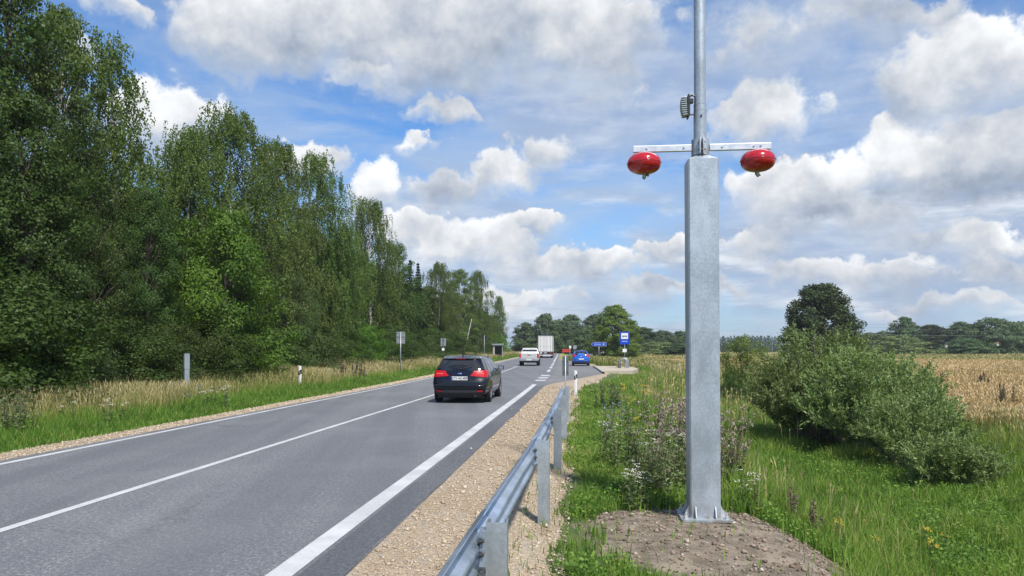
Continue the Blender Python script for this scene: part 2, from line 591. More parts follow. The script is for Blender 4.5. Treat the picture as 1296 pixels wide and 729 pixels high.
def mat_paint_line():
    m, t, b = new_mat('road_paint')
    tc = t.node('ShaderNodeTexCoord')
    o = tc.outputs['Object']
    w = t.noise(o, 26, 6, .75).outputs['Fac']
    d = t.noise(o, 1.6, 4, .6).outputs['Fac']
    c = t.mix(t.step(d, .3, .7), (.47, .475, .475), (.62, .62, .61))
    c = t.mix(t.step(w, .54, .70, 0, .75), c, (.24, .24, .24))
    t.l.new(c, b.inputs['Base Color'])
    b.inputs['Roughness'].default_value = .6
    bump(t, b, w, .2, .004)
    return m


def mat_gravel():
    m, t, b = new_mat('gravel')
    tc = t.node('ShaderNodeTexCoord')
    o = tc.outputs['Object']
    v = t.node('ShaderNodeTexVoronoi', {'feature': 'F1'}, Scale=60.0)
    t.l.new(o, v.inputs['Vector'])
    v2 = t.node('ShaderNodeTexVoronoi', {'feature': 'F1'}, Scale=17.0)
    t.l.new(o, v2.inputs['Vector'])
    n = t.noise(o, .8, 5, .6).outputs['Fac']
    g = t.node('ShaderNodeSeparateColor', Color=v.outputs['Color'])
    c = t.mix(g.outputs[0], (.36, .27, .175), (.60, .49, .36))
    g2 = t.node('ShaderNodeSeparateColor', Color=v2.outputs['Color'])
    c = t.mix(t.step(g2.outputs[1], .8, .95, 0, .7), c, (.36, .33, .30))
    c = t.mix(t.step(n, .42, .7, 0, .5), c, (.36, .26, .165))
    t.l.new(c, b.inputs['Base Color'])
    b.inputs['Roughness'].default_value = .9
    h = t.math('ADD', t.math('MULTIPLY', v.outputs['Distance'], -1), t.math('MULTIPLY', v2.outputs['Distance'], -1.2))
    bump(t, b, h, .8, .025)
    return m


def mat_soil(name='soil', a=(.150, .118, .082), bb=(.335, .275, .205)):
    m, t, b = new_mat(name)
    tc = t.node('ShaderNodeTexCoord')
    o = tc.outputs['Object']
    n = t.noise(o, 3.5, 8, .68).outputs['Fac']
    n2 = t.noise(o, 30, 6, .7).outputs['Fac']
    c = t.mix(t.step(n, .35, .68), a, bb)
    c = t.mix(t.step(n2, .58, .72, 0, .7), c, (.46, .38, .31))
    t.l.new(c, b.inputs['Base Color'])
    b.inputs['Roughness'].default_value = .95
    bump(t, b, t.math('ADD', n, t.math('MULTIPLY', n2, .5)), .9, .05)
    return m


def mat_ground():
    """turf and soil under the standing grass, with the far meadow's colours"""
    m, t, b = new_mat('turf')
    tc = t.node('ShaderNodeTexCoord')
    o = tc.outputs['Object']
    n = t.noise(o, .5, 6, .6).outputs['Fac']
    n2 = t.noise(o, 6, 5, .7).outputs['Fac']
    st = t.noise(t.vmath('MULTIPLY', o, (.02, .10, 1)), 1.0, 4, .5).outputs['Fac']
    c = t.mix(t.step(n, .35, .65), (.055, .095, .018), (.10, .135, .03))
    c = t.mix(t.step(n2, .45, .7, 0, .6), c, (.13, .12, .05))
    y = t.node('ShaderNodeSeparateXYZ', Vector=o).outputs[1]
    meadow = t.mix(t.step(st, .4, .6), (.20, .20, .065), (.36, .31, .14))
    c = t.mix(t.step(y, 62, 80), c, meadow)
    t.l.new(c, b.inputs['Base Color'])
    b.inputs['Roughness'].default_value = .95
    bump(t, b, n2, .6, .06)
    return m


def mat_field():
    m, t, b = new_mat('ripe_grain')
    tc = t.node('ShaderNodeTexCoord')
    o = tc.outputs['Object']
    n = t.noise(t.vmath('MULTIPLY', o, (.10, .5, 1)), .8, 6, .6).outputs['Fac']
    n2 = t.noise(t.vmath('MULTIPLY', o, (1.5, .7, 1)), 2.2, 5, .7).outputs['Fac']
    c = t.mix(t.step(n, .35, .65), (.34, .225, .10), (.50, .36, .18))
    c = t.mix(t.step(n2, .55, .75, 0, .6), c, (.24, .16, .07))
    y = t.node('ShaderNodeSeparateXYZ', Vector=o).outputs[1]
    t.l.new(c, b.inputs['Base Color'])
    b.inputs['Roughness'].default_value = .9
    bump(t, b, n2, .8, .12)
    return m


M = {}
M['galv'] = mat_galvanised('galvanised_steel', (.44, .49, .54), .48, .4, 1.0)
M['galv_rail'] = mat_galvanised('galvanised_rail', (.47, .55, .65), .38, .6)
M['galv_post'] = mat_galvanised('galvanised_post', (.46, .50, .53), .5, .6)
M['alu'] = mat_plain('pale_aluminium', (.72, .73, .74), .38, .55, .10, 14)
M['asphalt'] = mat_asphalt('asphalt', (1.12, 1.12, 1.12))
M['paint'] = mat_paint_line()
M['asphalt_bay'] = mat_asphalt('worn_asphalt', (1.30, 1.24, 1.14))
M['gravel'] = mat_gravel()
M['soil'] = mat_soil()
M['turf'] = mat_ground()
M['field'] = mat_field()
M['concrete'] = mat_plain('concrete', (.42, .40, .36), .85, 0, .2, 3, .3)
M['red'] = mat_plain('red_gloss', (.46, .007, .012), .2, 0, .06, 9, 0, .6)
M['brass'] = mat_plain('dull_brass', (.36, .30, .20), .35, .9, .2, 30)
M['dark_metal'] = mat_plain('dark_metal', (.06, .06, .065), .45, .5, .2, 20)
M['black_plastic'] = mat_plain('black_plastic', (.018, .018, .02), .55, 0, .2, 10)
M['black_paint'] = mat_plain('black_car_paint', (.006, .007, .012), .22, 0, .1, 3, 0, .45, .3)
M['blue_paint'] = mat_plain('blue_car_paint', (.012, .10, .48), .25, 0, .08, 3, 0, 1.0)
M['silver_paint'] = mat_plain('silver_car_paint', (.60, .58, .56), .3, .25, .05, 3, 0, .8)
M['white_paint'] = mat_plain('white_coat', (.74, .73, .71), .4, 0, .08, 1.2)
M['tarp_white'] = mat_plain('trailer_white', (.70, .68, .66), .5, 0, .08, .9, .1)
M['window'] = mat_plain('tinted_window', (.012, .014, .016), .05, 0, .1, 3, 0, .5, .8)
M['light_red'] = mat_plain('tail_light_red', (.50, .006, .010), .32, 0, .05, 20, 0, .0)
M['light_clear'] = mat_plain('clear_lens', (.6, .55, .55), .15, 0, .05, 20, 0, 1.0)
M['tyre'] = mat_plain('tyre_rubber', (.016, .016, .017), .85, 0, .3, 20)
M['rim'] = mat_plain('alloy_rim', (.45, .46, .48), .3, .8, .1, 12)
M['plate'] = mat_plain('plate_white', (.74, .74, .72), .35, 0, .04, 30)
M['ink'] = mat_plain('black_ink', (.02, .02, .022), .6, 0, .1, 30)
M['sign_blue'] = mat_plain('sign_blue', (.010, .055, .46), .35, 0, .06, 6)
M['eu_blue'] = mat_plain('plate_blue', (.02, .06, .42), .4, 0, .05, 6)
M['sign_back'] = mat_plain('sign_back_grey', (.33, .37, .39), .5, .4, .12, 5)
M['dark_back'] = mat_plain('sign_back_dark', (.03, .034, .045), .5, .2, .12, 5)
M['white'] = mat_plain('white_plastic', (.78, .78, .77), .45, 0, .06, 5)
M['black'] = mat_plain('black_band', (.015, .015, .016), .45, 0, .1, 5)
M['plate_back'] = mat_plain('plate_back_grey', (.14, .15, .16), .55, .3, .12, 5)
M['pole'] = mat_plain('grey_pole', (.40, .42, .43), .45, .6, .12, 10)
M['wire'] = mat_plain('wire_metal', (.16, .165, .17), .5, .3, .1, 4)
M['barrier_red'] = mat_plain('barrier_red', (.55, .04, .03), .5, 0, .1, 4)
M['bark_birch'] = None


def mat_bark(name, base, patch, sc=6):
    m, t, b = new_mat(name)
    tc = t.node('ShaderNodeTexCoord')
    n = t.noise(t.vmath('MULTIPLY', tc.outputs['Object'], (1, 1, 2.2)), sc, 5, .6).outputs['Fac']
    t.l.new(t.mix(t.step(n, .48, .6), base, patch), b.inputs['Base Color'])
    b.inputs['Roughness'].default_value = .9
    bump(t, b, n, .6, .03)
    return m


M['bark_birch'] = mat_bark('birch_bark', (.52, .50, .46), (.05, .045, .04), 5)
M['bark'] = mat_bark('brown_bark', (.10, .08, .06), (.05, .04, .03), 8)
M['twig'] = mat_bark('grey_twig', (.26, .24, .20), (.14, .12, .09), 10)
M['leaf_birch'] = mat_leaf('birch_leaves', (.065, .118, .026), (.200, .275, .070), (.22, .21, .05))
M['leaf_alder'] = mat_leaf('alder_leaves', (0.034, 0.068, 0.016), (0.098, 0.156, 0.034))
M['leaf_maple'] = mat_leaf('maple_leaves', (0.056, 0.138, 0.018), (0.156, 0.300, 0.040))
M['leaf_dull'] = mat_leaf('dull_leaves', (.050, .090, .024), (.135, .180, .058))
M['leaf_dark'] = mat_leaf('oak_leaves', (0.027, 0.051, 0.018), (0.083, 0.123, 0.039), None, .2)
M['leaf_gold'] = mat_leaf('lime_leaves', (.075, .125, .020), (.220, .275, .060))
M['leaf_spruce'] = mat_leaf('spruce_needles', (0.014, 0.031, 0.014), (0.036, 0.066, 0.026), None, .1)
M['leaf_willow'] = mat_leaf('willow_leaves', (.120, .190, .055), (.32, .405, .165), None, .28, .42, .015)
M['leaf_far'] = mat_leaf('hazy_far_leaves', (0.064, 0.109, 0.042), (0.136, 0.200, 0.077), None, .2)  # distance haze put into the colour: paler than the near leaves
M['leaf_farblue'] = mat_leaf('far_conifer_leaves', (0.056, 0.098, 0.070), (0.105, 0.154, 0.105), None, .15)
M['grass'] = mat_ramp_attr('green_grass', [(0, (.055, .125, .018)), (.4, (.135, .265, .034)), (.75, (.290, .420, .068)), (.92, (.36, .36, .11)), (1, (.46, .39, .18))], .38)
M['hay'] = mat_ramp_attr('blond_grass', [(0, (.11, .18, .03)), (.3, (.27, .275, .075)), (.65, (.44, .37, .165)), (1, (.58, .49, .27))], .25)
M['wheat'] = mat_ramp_attr('wheat_straw', [(0, (.28, .195, .08)), (.5, (.50, .375, .175)), (1, (.65, .51, .28))], .2)
M['weed'] = mat_ramp_attr('weed_parts', [(0, (.13, .13, .06)), (.12, (.06, .10, .025)), (.28, (.13, .205, .05)), (.45, (.23, .29, .13)), (.55, (.20, .13, .10)), (.7, (.40, .32, .26)), (.85, (.80, .78, .70)), (.93, (.70, .55, .05)), (1, (.26, .28, .42))], .2)

# ------------------------------------------------------------------ ground, road, markings
def lin_break(*segs):
    out = []
    for a, b, n in segs:
        out.append(np.linspace(a, b, n, endpoint=False))
    out.append([segs[-1][1]])
    return np.concatenate(out)


def sheet(name, ss, Ys, zfn, mat, kind='structure', absolute=False, smooth=True):
    """a sheet over s x Y following the road (ss may be a function of Y giving the row)"""
    rows = []
    for Y in Ys:
        s = ss(Y) if callable(ss) else ss
        s = np.asarray(s, float)
        rows.append(np.stack([road_x(s, Y), np.full_like(s, Y), zfn(s, np.full_like(s, Y))], 1))
    V = np.concatenate(rows)
    n = len(rows[0])
    i, j = np.meshgrid(np.arange(n - 1), np.arange(len(Ys) - 1))
    a = (j * n + i).ravel()
    loops = np.stack([a, a + 1, a + n + 1, a + n], 1).ravel()
    me = np_mesh(name, V, np.full(len(a), 4), loops)
    o = link(name, me, mat, None, smooth)
    tag(o, kind=kind)
    return o


Yroad = lin_break((-15, 30, 45), (30, 120, 60), (120, 430, 62))
s_ground = np.concatenate([[-900, -500, -250, -120, -70, -45], np.arange(-30, -9, .5), [-9.0, -7, -5, -3], np.arange(-2, 14, .25), np.arange(14, 30, 1), [35, 45, 60, 90, 140, 220, 400, 700, 1200]])
Yg = lin_break((-40, 2, 14), (2, 30, 112), (30, 70, 80), (70, 200, 65), (200, 400, 20), (400, 2400, 10))
sheet('ground', s_ground, Yg, ground_z, M['turf'])


def edge_noise(Y, seed, amp):
    return fbm(np.asarray([0.0]), np.asarray([Y]), seed, 4, 1.4)[0] * amp


def z_road(s, Y):
    return np.zeros_like(s) + .0


sheet('road', np.array([-9.05, -7, -5.58, -4, -1.84]), Yroad, z_road, M['asphalt'])
bayY = lin_break((33.2, 50, 20), (50, 82, 16), (82, 107, 14))
M['asphalt_edge'] = mat_asphalt('edge_asphalt', (.78, .78, .79))
sheet('road_edge', lambda Y: np.linspace(-2.20 + edge_noise(Y, 14, .006), -1.845 + edge_noise(Y, 13, .03), 4), lin_break((-14, 5, 19), (5, 34, 120)), lambda s, Y: np.zeros_like(s) + .0035, M['asphalt_edge'])
sheet('bus_bay', lambda Y: np.linspace(-1.84, max(-1.80, float(bay_edge(Y))), 4), bayY, lambda s, Y: np.zeros_like(s) - .001, M['asphalt_bay'])


def right_gravel(Y):
    a = float(bay_edge(Y))
    w = np.interp(Y, [0, 20, 32, 40, 52, 54], [1.62, 1.50, 1.45, 1.35, .4, .25]) + edge_noise(Y, 11, .16)
    return np.linspace(a - .02, a + max(.15, w), 6)


def left_gravel(Y):
    w = .88 + edge_noise(Y, 12, .12)
    return np.linspace(-9.03 - w, -9.03, 5)


gz = lambda s, Y: ground_z(s, Y) + .012
sheet('gravel_shoulder', right_gravel, lin_break((-12, 2, 14), (2, 56, 216), (56, 110, 27)), gz, M['gravel'])
sheet('gravel_verge', left_gravel, lin_break((-12, 2, 14), (2, 60, 116), (60, 240, 45)), gz, M['gravel'])


def road_lines():
    V, Fc, L, base = [], [], [], 0
    def strip(sa, sb, y0, y1):
        nonlocal base
        Ys = np.linspace(y0, y1, max(2, int((y1 - y0) / 1.5) + 1))
        for Y in Ys:
            V.append((float(road_x(sa, Y)), Y, .004))
            V.append((float(road_x(sb, Y)), Y, .004))
        for i in range(len(Ys) - 1):
            L.extend((base + 2 * i, base + 2 * i + 1, base + 2 * i + 3, base + 2 * i + 2))
            Fc.append(4)
        base += 2 * len(Ys)
    strip(-2.45, -2.24, -14, 35.4)                     # edge line beside the guardrail
    for y0, y1 in ((39.0, 40.4), (42.2, 43.8), (45.6, 47.4)):
        strip(-2.55, -2.0, y0, y1)
    for y0 in (53.5, 63, 72, 80):
        strip(-2.45, -2.22, y0, y0 + 5.5)
    strip(-2.45, -2.24, 90, 400)
    strip(-5.645, -5.525, -14, 400)                     # centre line
    strip(-8.83, -8.70, -14, 400)                       # far edge line
    me = np_mesh('road_markings', np.array(V), Fc, L)
    o = link('road_markings', me, M['paint'])
    tag(o, kind='structure')


road_lines()

# mound of bare earth that the pillar stands on
MX, MY = 2.18, 8.1


def mound():
    n = 90
    xs = np.linspace(.35, 4.3, n)
    ys = np.linspace(5.2, 10.3, n)
    X, Y = np.meshgrid(xs, ys)
    g = ground_at_x(X, Y)
    # height above the turf: a flat top carrying the foot plate, a loose bank on the ditch side
    dx = np.where(X < 2.2, (2.2 - X) / 1.42, (X - 2.2) / 1.65)
    dy = np.where(Y < 8.4, (8.4 - Y) / 2.1, (Y - 8.4) / 1.25)
    r = np.sqrt(dx ** 2 + dy ** 2) + fbm(X, Y, 21, 4, 2.2) * .10
    lift = np.clip(1.0 - r, -.4, 1)
    k = np.clip(lift * 2.2, -.4, 1)
    top = np.where(X > 2.55, -.30 - (X - 2.55) * .52, -.30) + np.where(Y < 8, (Y - 8) * .10, 0)
    z = g + (np.maximum(top - g, .05)) * np.where(k > 0, k * k * (3 - 2 * k), k)
    z = z + fbm(X, Y, 22, 5, 6.0) * .022 * np.clip(lift * 4, 0, 1)
    flat = np.clip(1 - np.hypot(X - 2.3, Y - 8.9) / .75, 0, 1)
    flat = flat * flat * (3 - 2 * flat)
    z = z * (1 - flat) + (-.295) * flat
    V = np.stack([X.ravel(), Y.ravel(), z.ravel()], 1)
    i, j = np.meshgrid(np.arange(n - 1), np.arange(n - 1))
    a = (j * n + i).ravel()
    me = np_mesh('dirt_mound', V, np.full(len(a), 4), np.stack([a, a + 1, a + n + 1, a + n], 1).ravel())
    o = link('dirt_mound', me, M['soil'], None, True)
    tag(o, kind='structure')
    return xs, ys, z, k


mxs, mys, mz, mk = mound()


def mound_k(X, Y):
    i = np.clip(((X - mxs[0]) / (mxs[1] - mxs[0])).astype(int), 0, len(mxs) - 1)
    j = np.clip(((Y - mys[0]) / (mys[1] - mys[0])).astype(int), 0, len(mys) - 1)
    inside = (X > mxs[0]) & (X < mxs[-1]) & (Y > mys[0]) & (Y < mys[-1])
    return np.where(inside, mk[j, i], -1.0), np.where(inside, mz[j, i], -9.0)


def surface_z(X, Y):
    g = ground_at_x(X, Y)
    k, z = mound_k(np.atleast_1d(X), np.atleast_1d(Y))
    return np.maximum(g, z)


def bare_patch():
    n = 24
    V, L = [], []
    for j in range(n + 1):
        for i in range(n + 1):
            a, r_ = i / n * 2 * math.pi, j / n
            rr = r_ * (1 + .22 * math.sin(3 * a + 1) + .14 * math.sin(7 * a))
            y = 10.2 + rr * .95 * math.sin(a)
            x = 5.35 - (y - 10.2) * .5 + rr * .62 * math.cos(a)
            V.append((x, y, float(ground_at_x(x, y)) + .012 - .03 * r_ ** 4))
    for j in range(n):
        for i in range(n):
            a = j * (n + 1) + i
            L.extend((a, a + 1, a + n + 2, a + n + 1))
    tag(link('soil', np_mesh('soil', np.array(V), np.full(n * n, 4), L), M['soil'], None, True), kind='structure')


bare_patch()

# grain field to the right and the pale meadow strip beyond it
def field_row(Y):
    near = np.interp(Y, [14, 20, 24, 30, 45, 70, 110], [15.0, 13.2, 12.2, 11.8, 12, 12, 12]) + edge_noise(Y, 31, .35)
    return np.concatenate([near + np.linspace(0, 6, 8), near + np.array([12, 25, 50, 110, 240])])


sheet('grain_field', field_row, lin_break((14, 40, 52), (40, 112, 36)), lambda s, Y: ground_z(s, Y) + .03, M['field'])

# pavement of the bus stop
plat = MB()
pv = []
for Y in np.linspace(52.5, 66, 8):
    pv.append(Y)
def pave(u, v):
    Y = 52.5 + 13.5 * v
    s = 1.58 + u * (3.0 - .9 * max(0, .35 - v) / .35)
    return (float(road_x(s, Y)), Y, .12)
plat.grid(pave, 4, 10)
for fx in (lambda u, v: (pave(u, 0)[0], pave(u, 0)[1], .12 - .7 * v), lambda u, v: (pave(1, u)[0], pave(1, u)[1], .12 - .7 * v), lambda u, v: (pave(u, 1)[0], pave(u, 1)[1], .12 - .7 * v)):
    plat.grid(fx, 6, 1)
o = plat.build('pavement', mat_plain('sandy_concrete', (.46, .40, .31), .9, 0, .22, 2.5, .3))
tag(o, kind='structure')
kb = MB()
KP = [(1.440, -.05), (1.450, .125), (1.575, .132), (1.578, -.05)]


def kerb_pt(u, v):
    q = KP[int(round(u * 3))]
    Yk = 50 + 18 * v
    return (float(road_x(q[0], Yk)), Yk, q[1])


kb.grid(kerb_pt, 3, 14)
o = kb.build('kerb', M['concrete'])
tag(o, kind='structure')

# ------------------------------------------------------------------ grass and grain
def unit(v):
    return v / np.maximum(np.linalg.norm(v, axis=-1, keepdims=True), 1e-9)


def leaf_mesh(name, C, axis, normal, length, width, tint, mat):
    n = len(C)
    axis = unit(axis)
    side = unit(np.cross(axis, normal))
    nn = np.cross(side, axis)
    L = (length * .5)[:, None]
    W = (width * .5)[:, None]
    V = np.stack([C - axis * L, C + side * W + nn * W * .25, C + axis * L, C - side * W + nn * W * .25], 1).reshape(-1, 3)
    me = np_mesh(name, V, np.full(n, 4), np.arange(n * 4), {'tint': np.repeat(np.clip(tint, 0, 1), 4)})
    me.materials.append(mat)
    return me


def blade_mesh(name, P, h, w, lean, tint, mat, az=None):
    n = len(P)
    az = rng.uniform(0, 2 * np.pi, n) if az is None else az
    la = rng.uniform(0, 2 * np.pi, n)
    side = np.stack([np.cos(az), np.sin(az), np.zeros(n)], 1) * (w / 2)[:, None]
    ld = np.stack([np.cos(la), np.sin(la), np.zeros(n)], 1) * (lean * h)[:, None]
    up = np.zeros((n, 3))
    up[:, 2] = h
    b0 = P - np.array([0, 0, .02])
    mid = P + up * .55 + ld * .28
    tip = P + up + ld
    V = np.stack([b0 - side, b0 + side, mid + side * .8, mid - side * .8, tip], 1).reshape(-1, 3)
    i = np.arange(n) * 5
    q = np.stack([i, i + 1, i + 2, i + 3], 1)
    t = np.stack([i + 3, i + 2, i + 4], 1)
    loops = np.concatenate([q.ravel(), t.ravel()])
    sizes = np.concatenate([np.full(n, 4), np.full(n, 3)])
    tt = np.repeat(tint, 5)
    me = np_mesh(name, V, sizes, loops, {'tint': np.clip(tt, 0, 1)})
    o = link(name, me, mat)
    tag(o, kind='stuff')
    return o


def stalk_mesh(name, P, h, w, lean, tint, head, mat):
    """stiff stalks with a slim seed head"""
    n = len(P)
    az = rng.uniform(0, 2 * np.pi, n)
    la = rng.uniform(0, 2 * np.pi, n)
    sd_ = np.stack([np.cos(az), np.sin(az), np.zeros(n)], 1)
    ld = np.stack([np.cos(la), np.sin(la), np.zeros(n)], 1) * (lean * h)[:, None]
    up = np.zeros((n, 3))
    up[:, 2] = h
    hb = P + up * .78 + ld * .5
    tip = P + up + ld
    mid = hb * .55 + tip * .45
    s1 = sd_ * (w * .28)[:, None]
    s2 = sd_ * (w * .5 * head)[:, None]
    V = np.stack([P - s1, P + s1, hb + s1, hb - s1, hb, mid + s2, tip, mid - s2], 1).reshape(-1, 3)
    i = np.arange(n) * 8
    q = np.concatenate([np.stack([i, i + 1, i + 2, i + 3], 1), np.stack([i + 4, i + 5, i + 6, i + 7], 1)])
    tt = np.stack([tint - .15] * 4 + [tint + .12] * 4, 1).ravel()
    me = np_mesh(name, V, np.full(len(q), 4), q.ravel(), {'tint': np.clip(tt, 0, 1)})
    o = link(name, me, mat)
    tag(o, kind='stuff')
    return o


def sample_Y(n, y0, y1, p):
    u = rng.random(n)
    a = 1 - p
    return (u * (y1 ** a - y0 ** a) + y0 ** a) ** (1 / a)


def right_grass():
    n = 330000
    Y = sample_Y(n, 4.2, 62, 1.25)
    s = rng.uniform(-.75, 15.5, n)
    X = road_x(s, Y)
    sr = s - (bay_edge(Y) + 1.84)
    k, mzv = mound_k(X, Y)
    edge = -.28 + fbm(X, Y, 41, 3, 1.7) * .30 + np.where(Y < 7.2, .25, 0)
    r = rng.random(n)
    keep = (sr > edge) | ((sr > -.95) & (r < .05))
    keep &= (k < .05 + .20 * np.clip(fbm(X, Y, 42, 4, 2.8), -.3, 1)) | (r < .012 + .05 * np.clip((1.6 - X), 0, 1) + .30 * np.clip((6.9 - Y) / .7, 0, 1) * (fbm(X, Y, 48, 3, 3.5) > .0))
    bare = np.hypot((X - 5.35 - (Y - 9.6) * -.5) / .55, (Y - 10.2) / .85) + fbm(X, Y, 43, 3, 3) * .25
    keep &= (bare > 1) | (r < .12)
    bare2 = np.hypot((X - .45) / .55, (Y - 7.9) / 1.2) + fbm(X, Y, 44, 3, 3) * .35
    keep &= (bare2 > 1) | (r < .55)
    fieldedge = np.interp(Y, [14, 20, 24, 30, 45, 70], [15.0, 13.2, 12.2, 11.8, 12, 12])
    keep &= s < fieldedge + .5
    keep &= ~((s > 1.5) & (s < 4.65) & (Y > 52) & (Y < 66.3))
    X, Y, s, sr = X[keep], Y[keep], s[keep], sr[keep]
    n = len(X)
    Z = surface_z(X, Y)
    patch = fbm(X, Y, 45, 4, .8)
    fine = fbm(X, Y, 46, 4, 3.0)
    mown = (sr < 2.0 + .4 * patch) & (Y > 5)
    h = np.where(mown, .13 + .05 * fine, .25 + .12 * fine + .11 * patch)
    rough = np.exp(-((sr - 2.7) / 1.2) ** 2) * np.clip((Y - 9.3) / 2, 0, 1)
    h = h + rough * .22
    h = h + np.clip((s - 10) / 2.5, 0, 1) * .25
    h = np.clip(h, .07, 1.0) * rng.uniform(.55, 1.35, n)
    h = np.where((Y < 9) & mown, np.minimum(h, .20), h)
    tint = .47 + .17 * patch + .15 * fine + rng.normal(0, .15, n)
    tint = np.where(mown, tint + .10, tint)
    dry = np.clip((s - 9.6) / 3, 0, 1) * .42 + rough * .10 + np.clip((Y - 24) / 30, 0, 1) * .32 * (sr > 2.2)
    lime = np.exp(-((s - 6) / 1.6) ** 2) * np.clip((24 - Y) / 8, 0, 1) * .14
    tint = tint + dry * rng.uniform(.1, 1.4, n) + lime
    tint = np.where(rng.random(n) < .035, .95, tint)
    w = (.0045 + .00062 * Y) * rng.uniform(.7, 1.4, n)
    blade_mesh('grass', np.stack([X, Y, Z], 1), h, w, rng.uniform(.05, .65, n), tint, M['grass'])
    # low broad-leaved herbs among the blades
    m = 9000
    Yc = sample_Y(m, 4.5, 40, 1.35)
    sc_ = rng.uniform(-.3, 13, m)
    Xc = road_x(sc_, Yc)
    kk, _ = mound_k(Xc, Yc)
    dens_ = np.clip(.35 + .9 * fbm(Xc, Yc, 47, 3, 1.1), .04, 1)
    ok = (kk < 0) & (rng.random(m) < dens_) & (sc_ > -.1 + .3 * fbm(Xc, Yc, 41, 3, 1.7))
    Xc, Yc = Xc[ok], Yc[ok]
    m = len(Xc)
    q = 26
    big = rng.uniform(.5, 1.5, m)
    Xh = (Xc[:, None] + rng.normal(0, .085, (m, q)) * big[:, None]).ravel()
    Yh_ = (Yc[:, None] + rng.normal(0, .085, (m, q)) * big[:, None]).ravel()
    hh = (rng.uniform(.03, .24, (m, q)) * (big * np.where(road_x(0, Yc) + 2.0 > Xc, .55, 1.0))[:, None]).ravel()
    Cc = np.stack([Xh, Yh_, surface_z(Xh, Yh_) + hh], 1)
    nn = rng.normal(0, .5, (len(Xh), 3)) + np.array([0, 0, 1.0])
    ax = np.cross(nn, rng.normal(0, 1, (len(Xh), 3)))
    ll = (.028 + .0016 * Yh_) * rng.uniform(.6, 1.5, len(Xh))
    tn = np.clip(np.repeat(rng.normal(.40, .20, m), q) + rng.normal(0, .10, len(Xh)), 0, .9)
    herb = leaf_mesh('ground_herbs', Cc, ax, nn, ll, ll * .62, tn, M['grass'])
    tag(link('ground_herbs', herb), kind='stuff')
    # taller dry stalks among it
    m = 26000
    Y = sample_Y(m, 9.5, 70, 1.2)
    s = rng.uniform(1.6, 13.2, m)
    sr = s - (bay_edge(Y) + 1.84)
    X = road_x(s, Y)
    p = np.exp(-((sr - 2.9) / 1.1) ** 2) * .10 + np.clip((s - 10.8) / 2, 0, 1) * .6 + np.clip((Y - 22) / 26, 0, 1) * (sr > 2.3) * .42
    fe = np.interp(Y, [14, 20, 24, 30, 45, 70], [15.0, 13.2, 12.2, 11.8, 12, 12])
    keep = (rng.random(m) < p) & (s < fe + .3) & ~((s > 1.5) & (s < 4.65) & (Y > 51.5) & (Y < 66.3))
    k, _ = mound_k(X, Y)
    keep &= k < 0
    X, Y, s = X[keep], Y[keep], s[keep]
    n = len(X)
    h = rng.uniform(.45, .95, n)
    tint = rng.uniform(.25, .95, n)
    w = .005 + .0011 * Y
    stalk_mesh('tall_grass', np.stack([X, Y, surface_z(X, Y)], 1), h, w, rng.uniform(.02, .25, n), tint, 1.4, M['hay'])


def left_verge():
    n = 190000
    Y = sample_Y(n, 9, 190, 1.18)
    s = rng.uniform(-16.5, -9.75, n)
    X = road_x(s, Y)
    edge = -9.9 + fbm(X, Y, 51, 3, 1.5) * .16
    keep = (s < edge) & ((s > -13.2) | (rng.random(n) < .75))
    X, Y, s = X[keep], Y[keep], s[keep]
    n = len(X)
    patch = fbm(X, Y, 52, 4, .6)
    fine = fbm(X, Y, 53, 4, 2.4)
    t = np.clip((-9.9 - s) / 1.6, 0, 1)
    h = (.07 + .26 * t + .08 * fine * t) * rng.uniform(.6, 1.35, n)
    tint = .40 + .10 * patch + .10 * fine + rng.normal(0, .12, n)
    tint += np.clip((-11.0 - s) / 2.0, 0, 1) * .40
    tint = np.where(rng.random(n) < .05, .95, tint)
    w = (.005 + .00068 * Y) * rng.uniform(.7, 1.4, n)
    blade_mesh('verge_grass', np.stack([X, Y, ground_z(s, Y)], 1), np.clip(h, .04, .8), w, rng.uniform(.05, .6, n), tint, M['grass'])
    m = 120000
    Y = sample_Y(m, 9, 190, 1.15)
    s = rng.uniform(-16.3, -11.2, m)
    X = road_x(s, Y)
    p = np.clip((-11.4 - s + .5 * fbm(X, Y, 54, 3, .5)) / 1.1, 0, 1) * np.clip(.75 + .5 * fbm(X, Y, 55, 3, .45), .1, 1)
    keep = rng.random(m) < p
    X, Y, s = X[keep], Y[keep], s[keep]
    n = len(X)
    h = rng.uniform(.45, .92, n) * np.clip(.9 + .25 * fbm(X, Y, 56, 3, .5), .5, 1.3)
    tint = .50 + .26 * fbm(X, Y, 57, 3, .4) + rng.normal(0, .2, n)
    w = .005 + .00075 * Y
    stalk_mesh('blond_grass', np.stack([X, Y, ground_z(s, Y)], 1), h, w, rng.uniform(.03, .38, n), tint, .8, M['hay'])


def grain():
    m = 170000
    Y = sample_Y(m, 15, 108, 1.3)
    near = np.interp(Y, [14, 20, 24, 30, 45, 70, 110], [15.0, 13.2, 12.2, 11.8, 12, 12, 12])
    s = near + rng.random(m) ** 1.4 * 48 - .2 + fbm(near, Y, 61, 3, 1.2) * .25
    X = road_x(s, Y)
    vis = X < Y * .78 + 4
    X, Y, s = X[vis], Y[vis], s[vis]
    n = len(X)
    lodged = np.clip(fbm(X, Y * 2.2, 62, 4, .35), -1, 1)
    h = (.52 + .12 * lodged) * rng.uniform(.75, 1.15, n)
    tint = .55 + .22 * fbm(X * .5, Y * 2, 63, 4, .5) + rng.normal(0, .14, n)
    w = .005 + .0008 * Y
    stalk_mesh('ripe_grain', np.stack([X, Y, ground_z(s, Y)], 1), h, w, rng.uniform(.05, .4, n), tint, 1.5, M['wheat'])


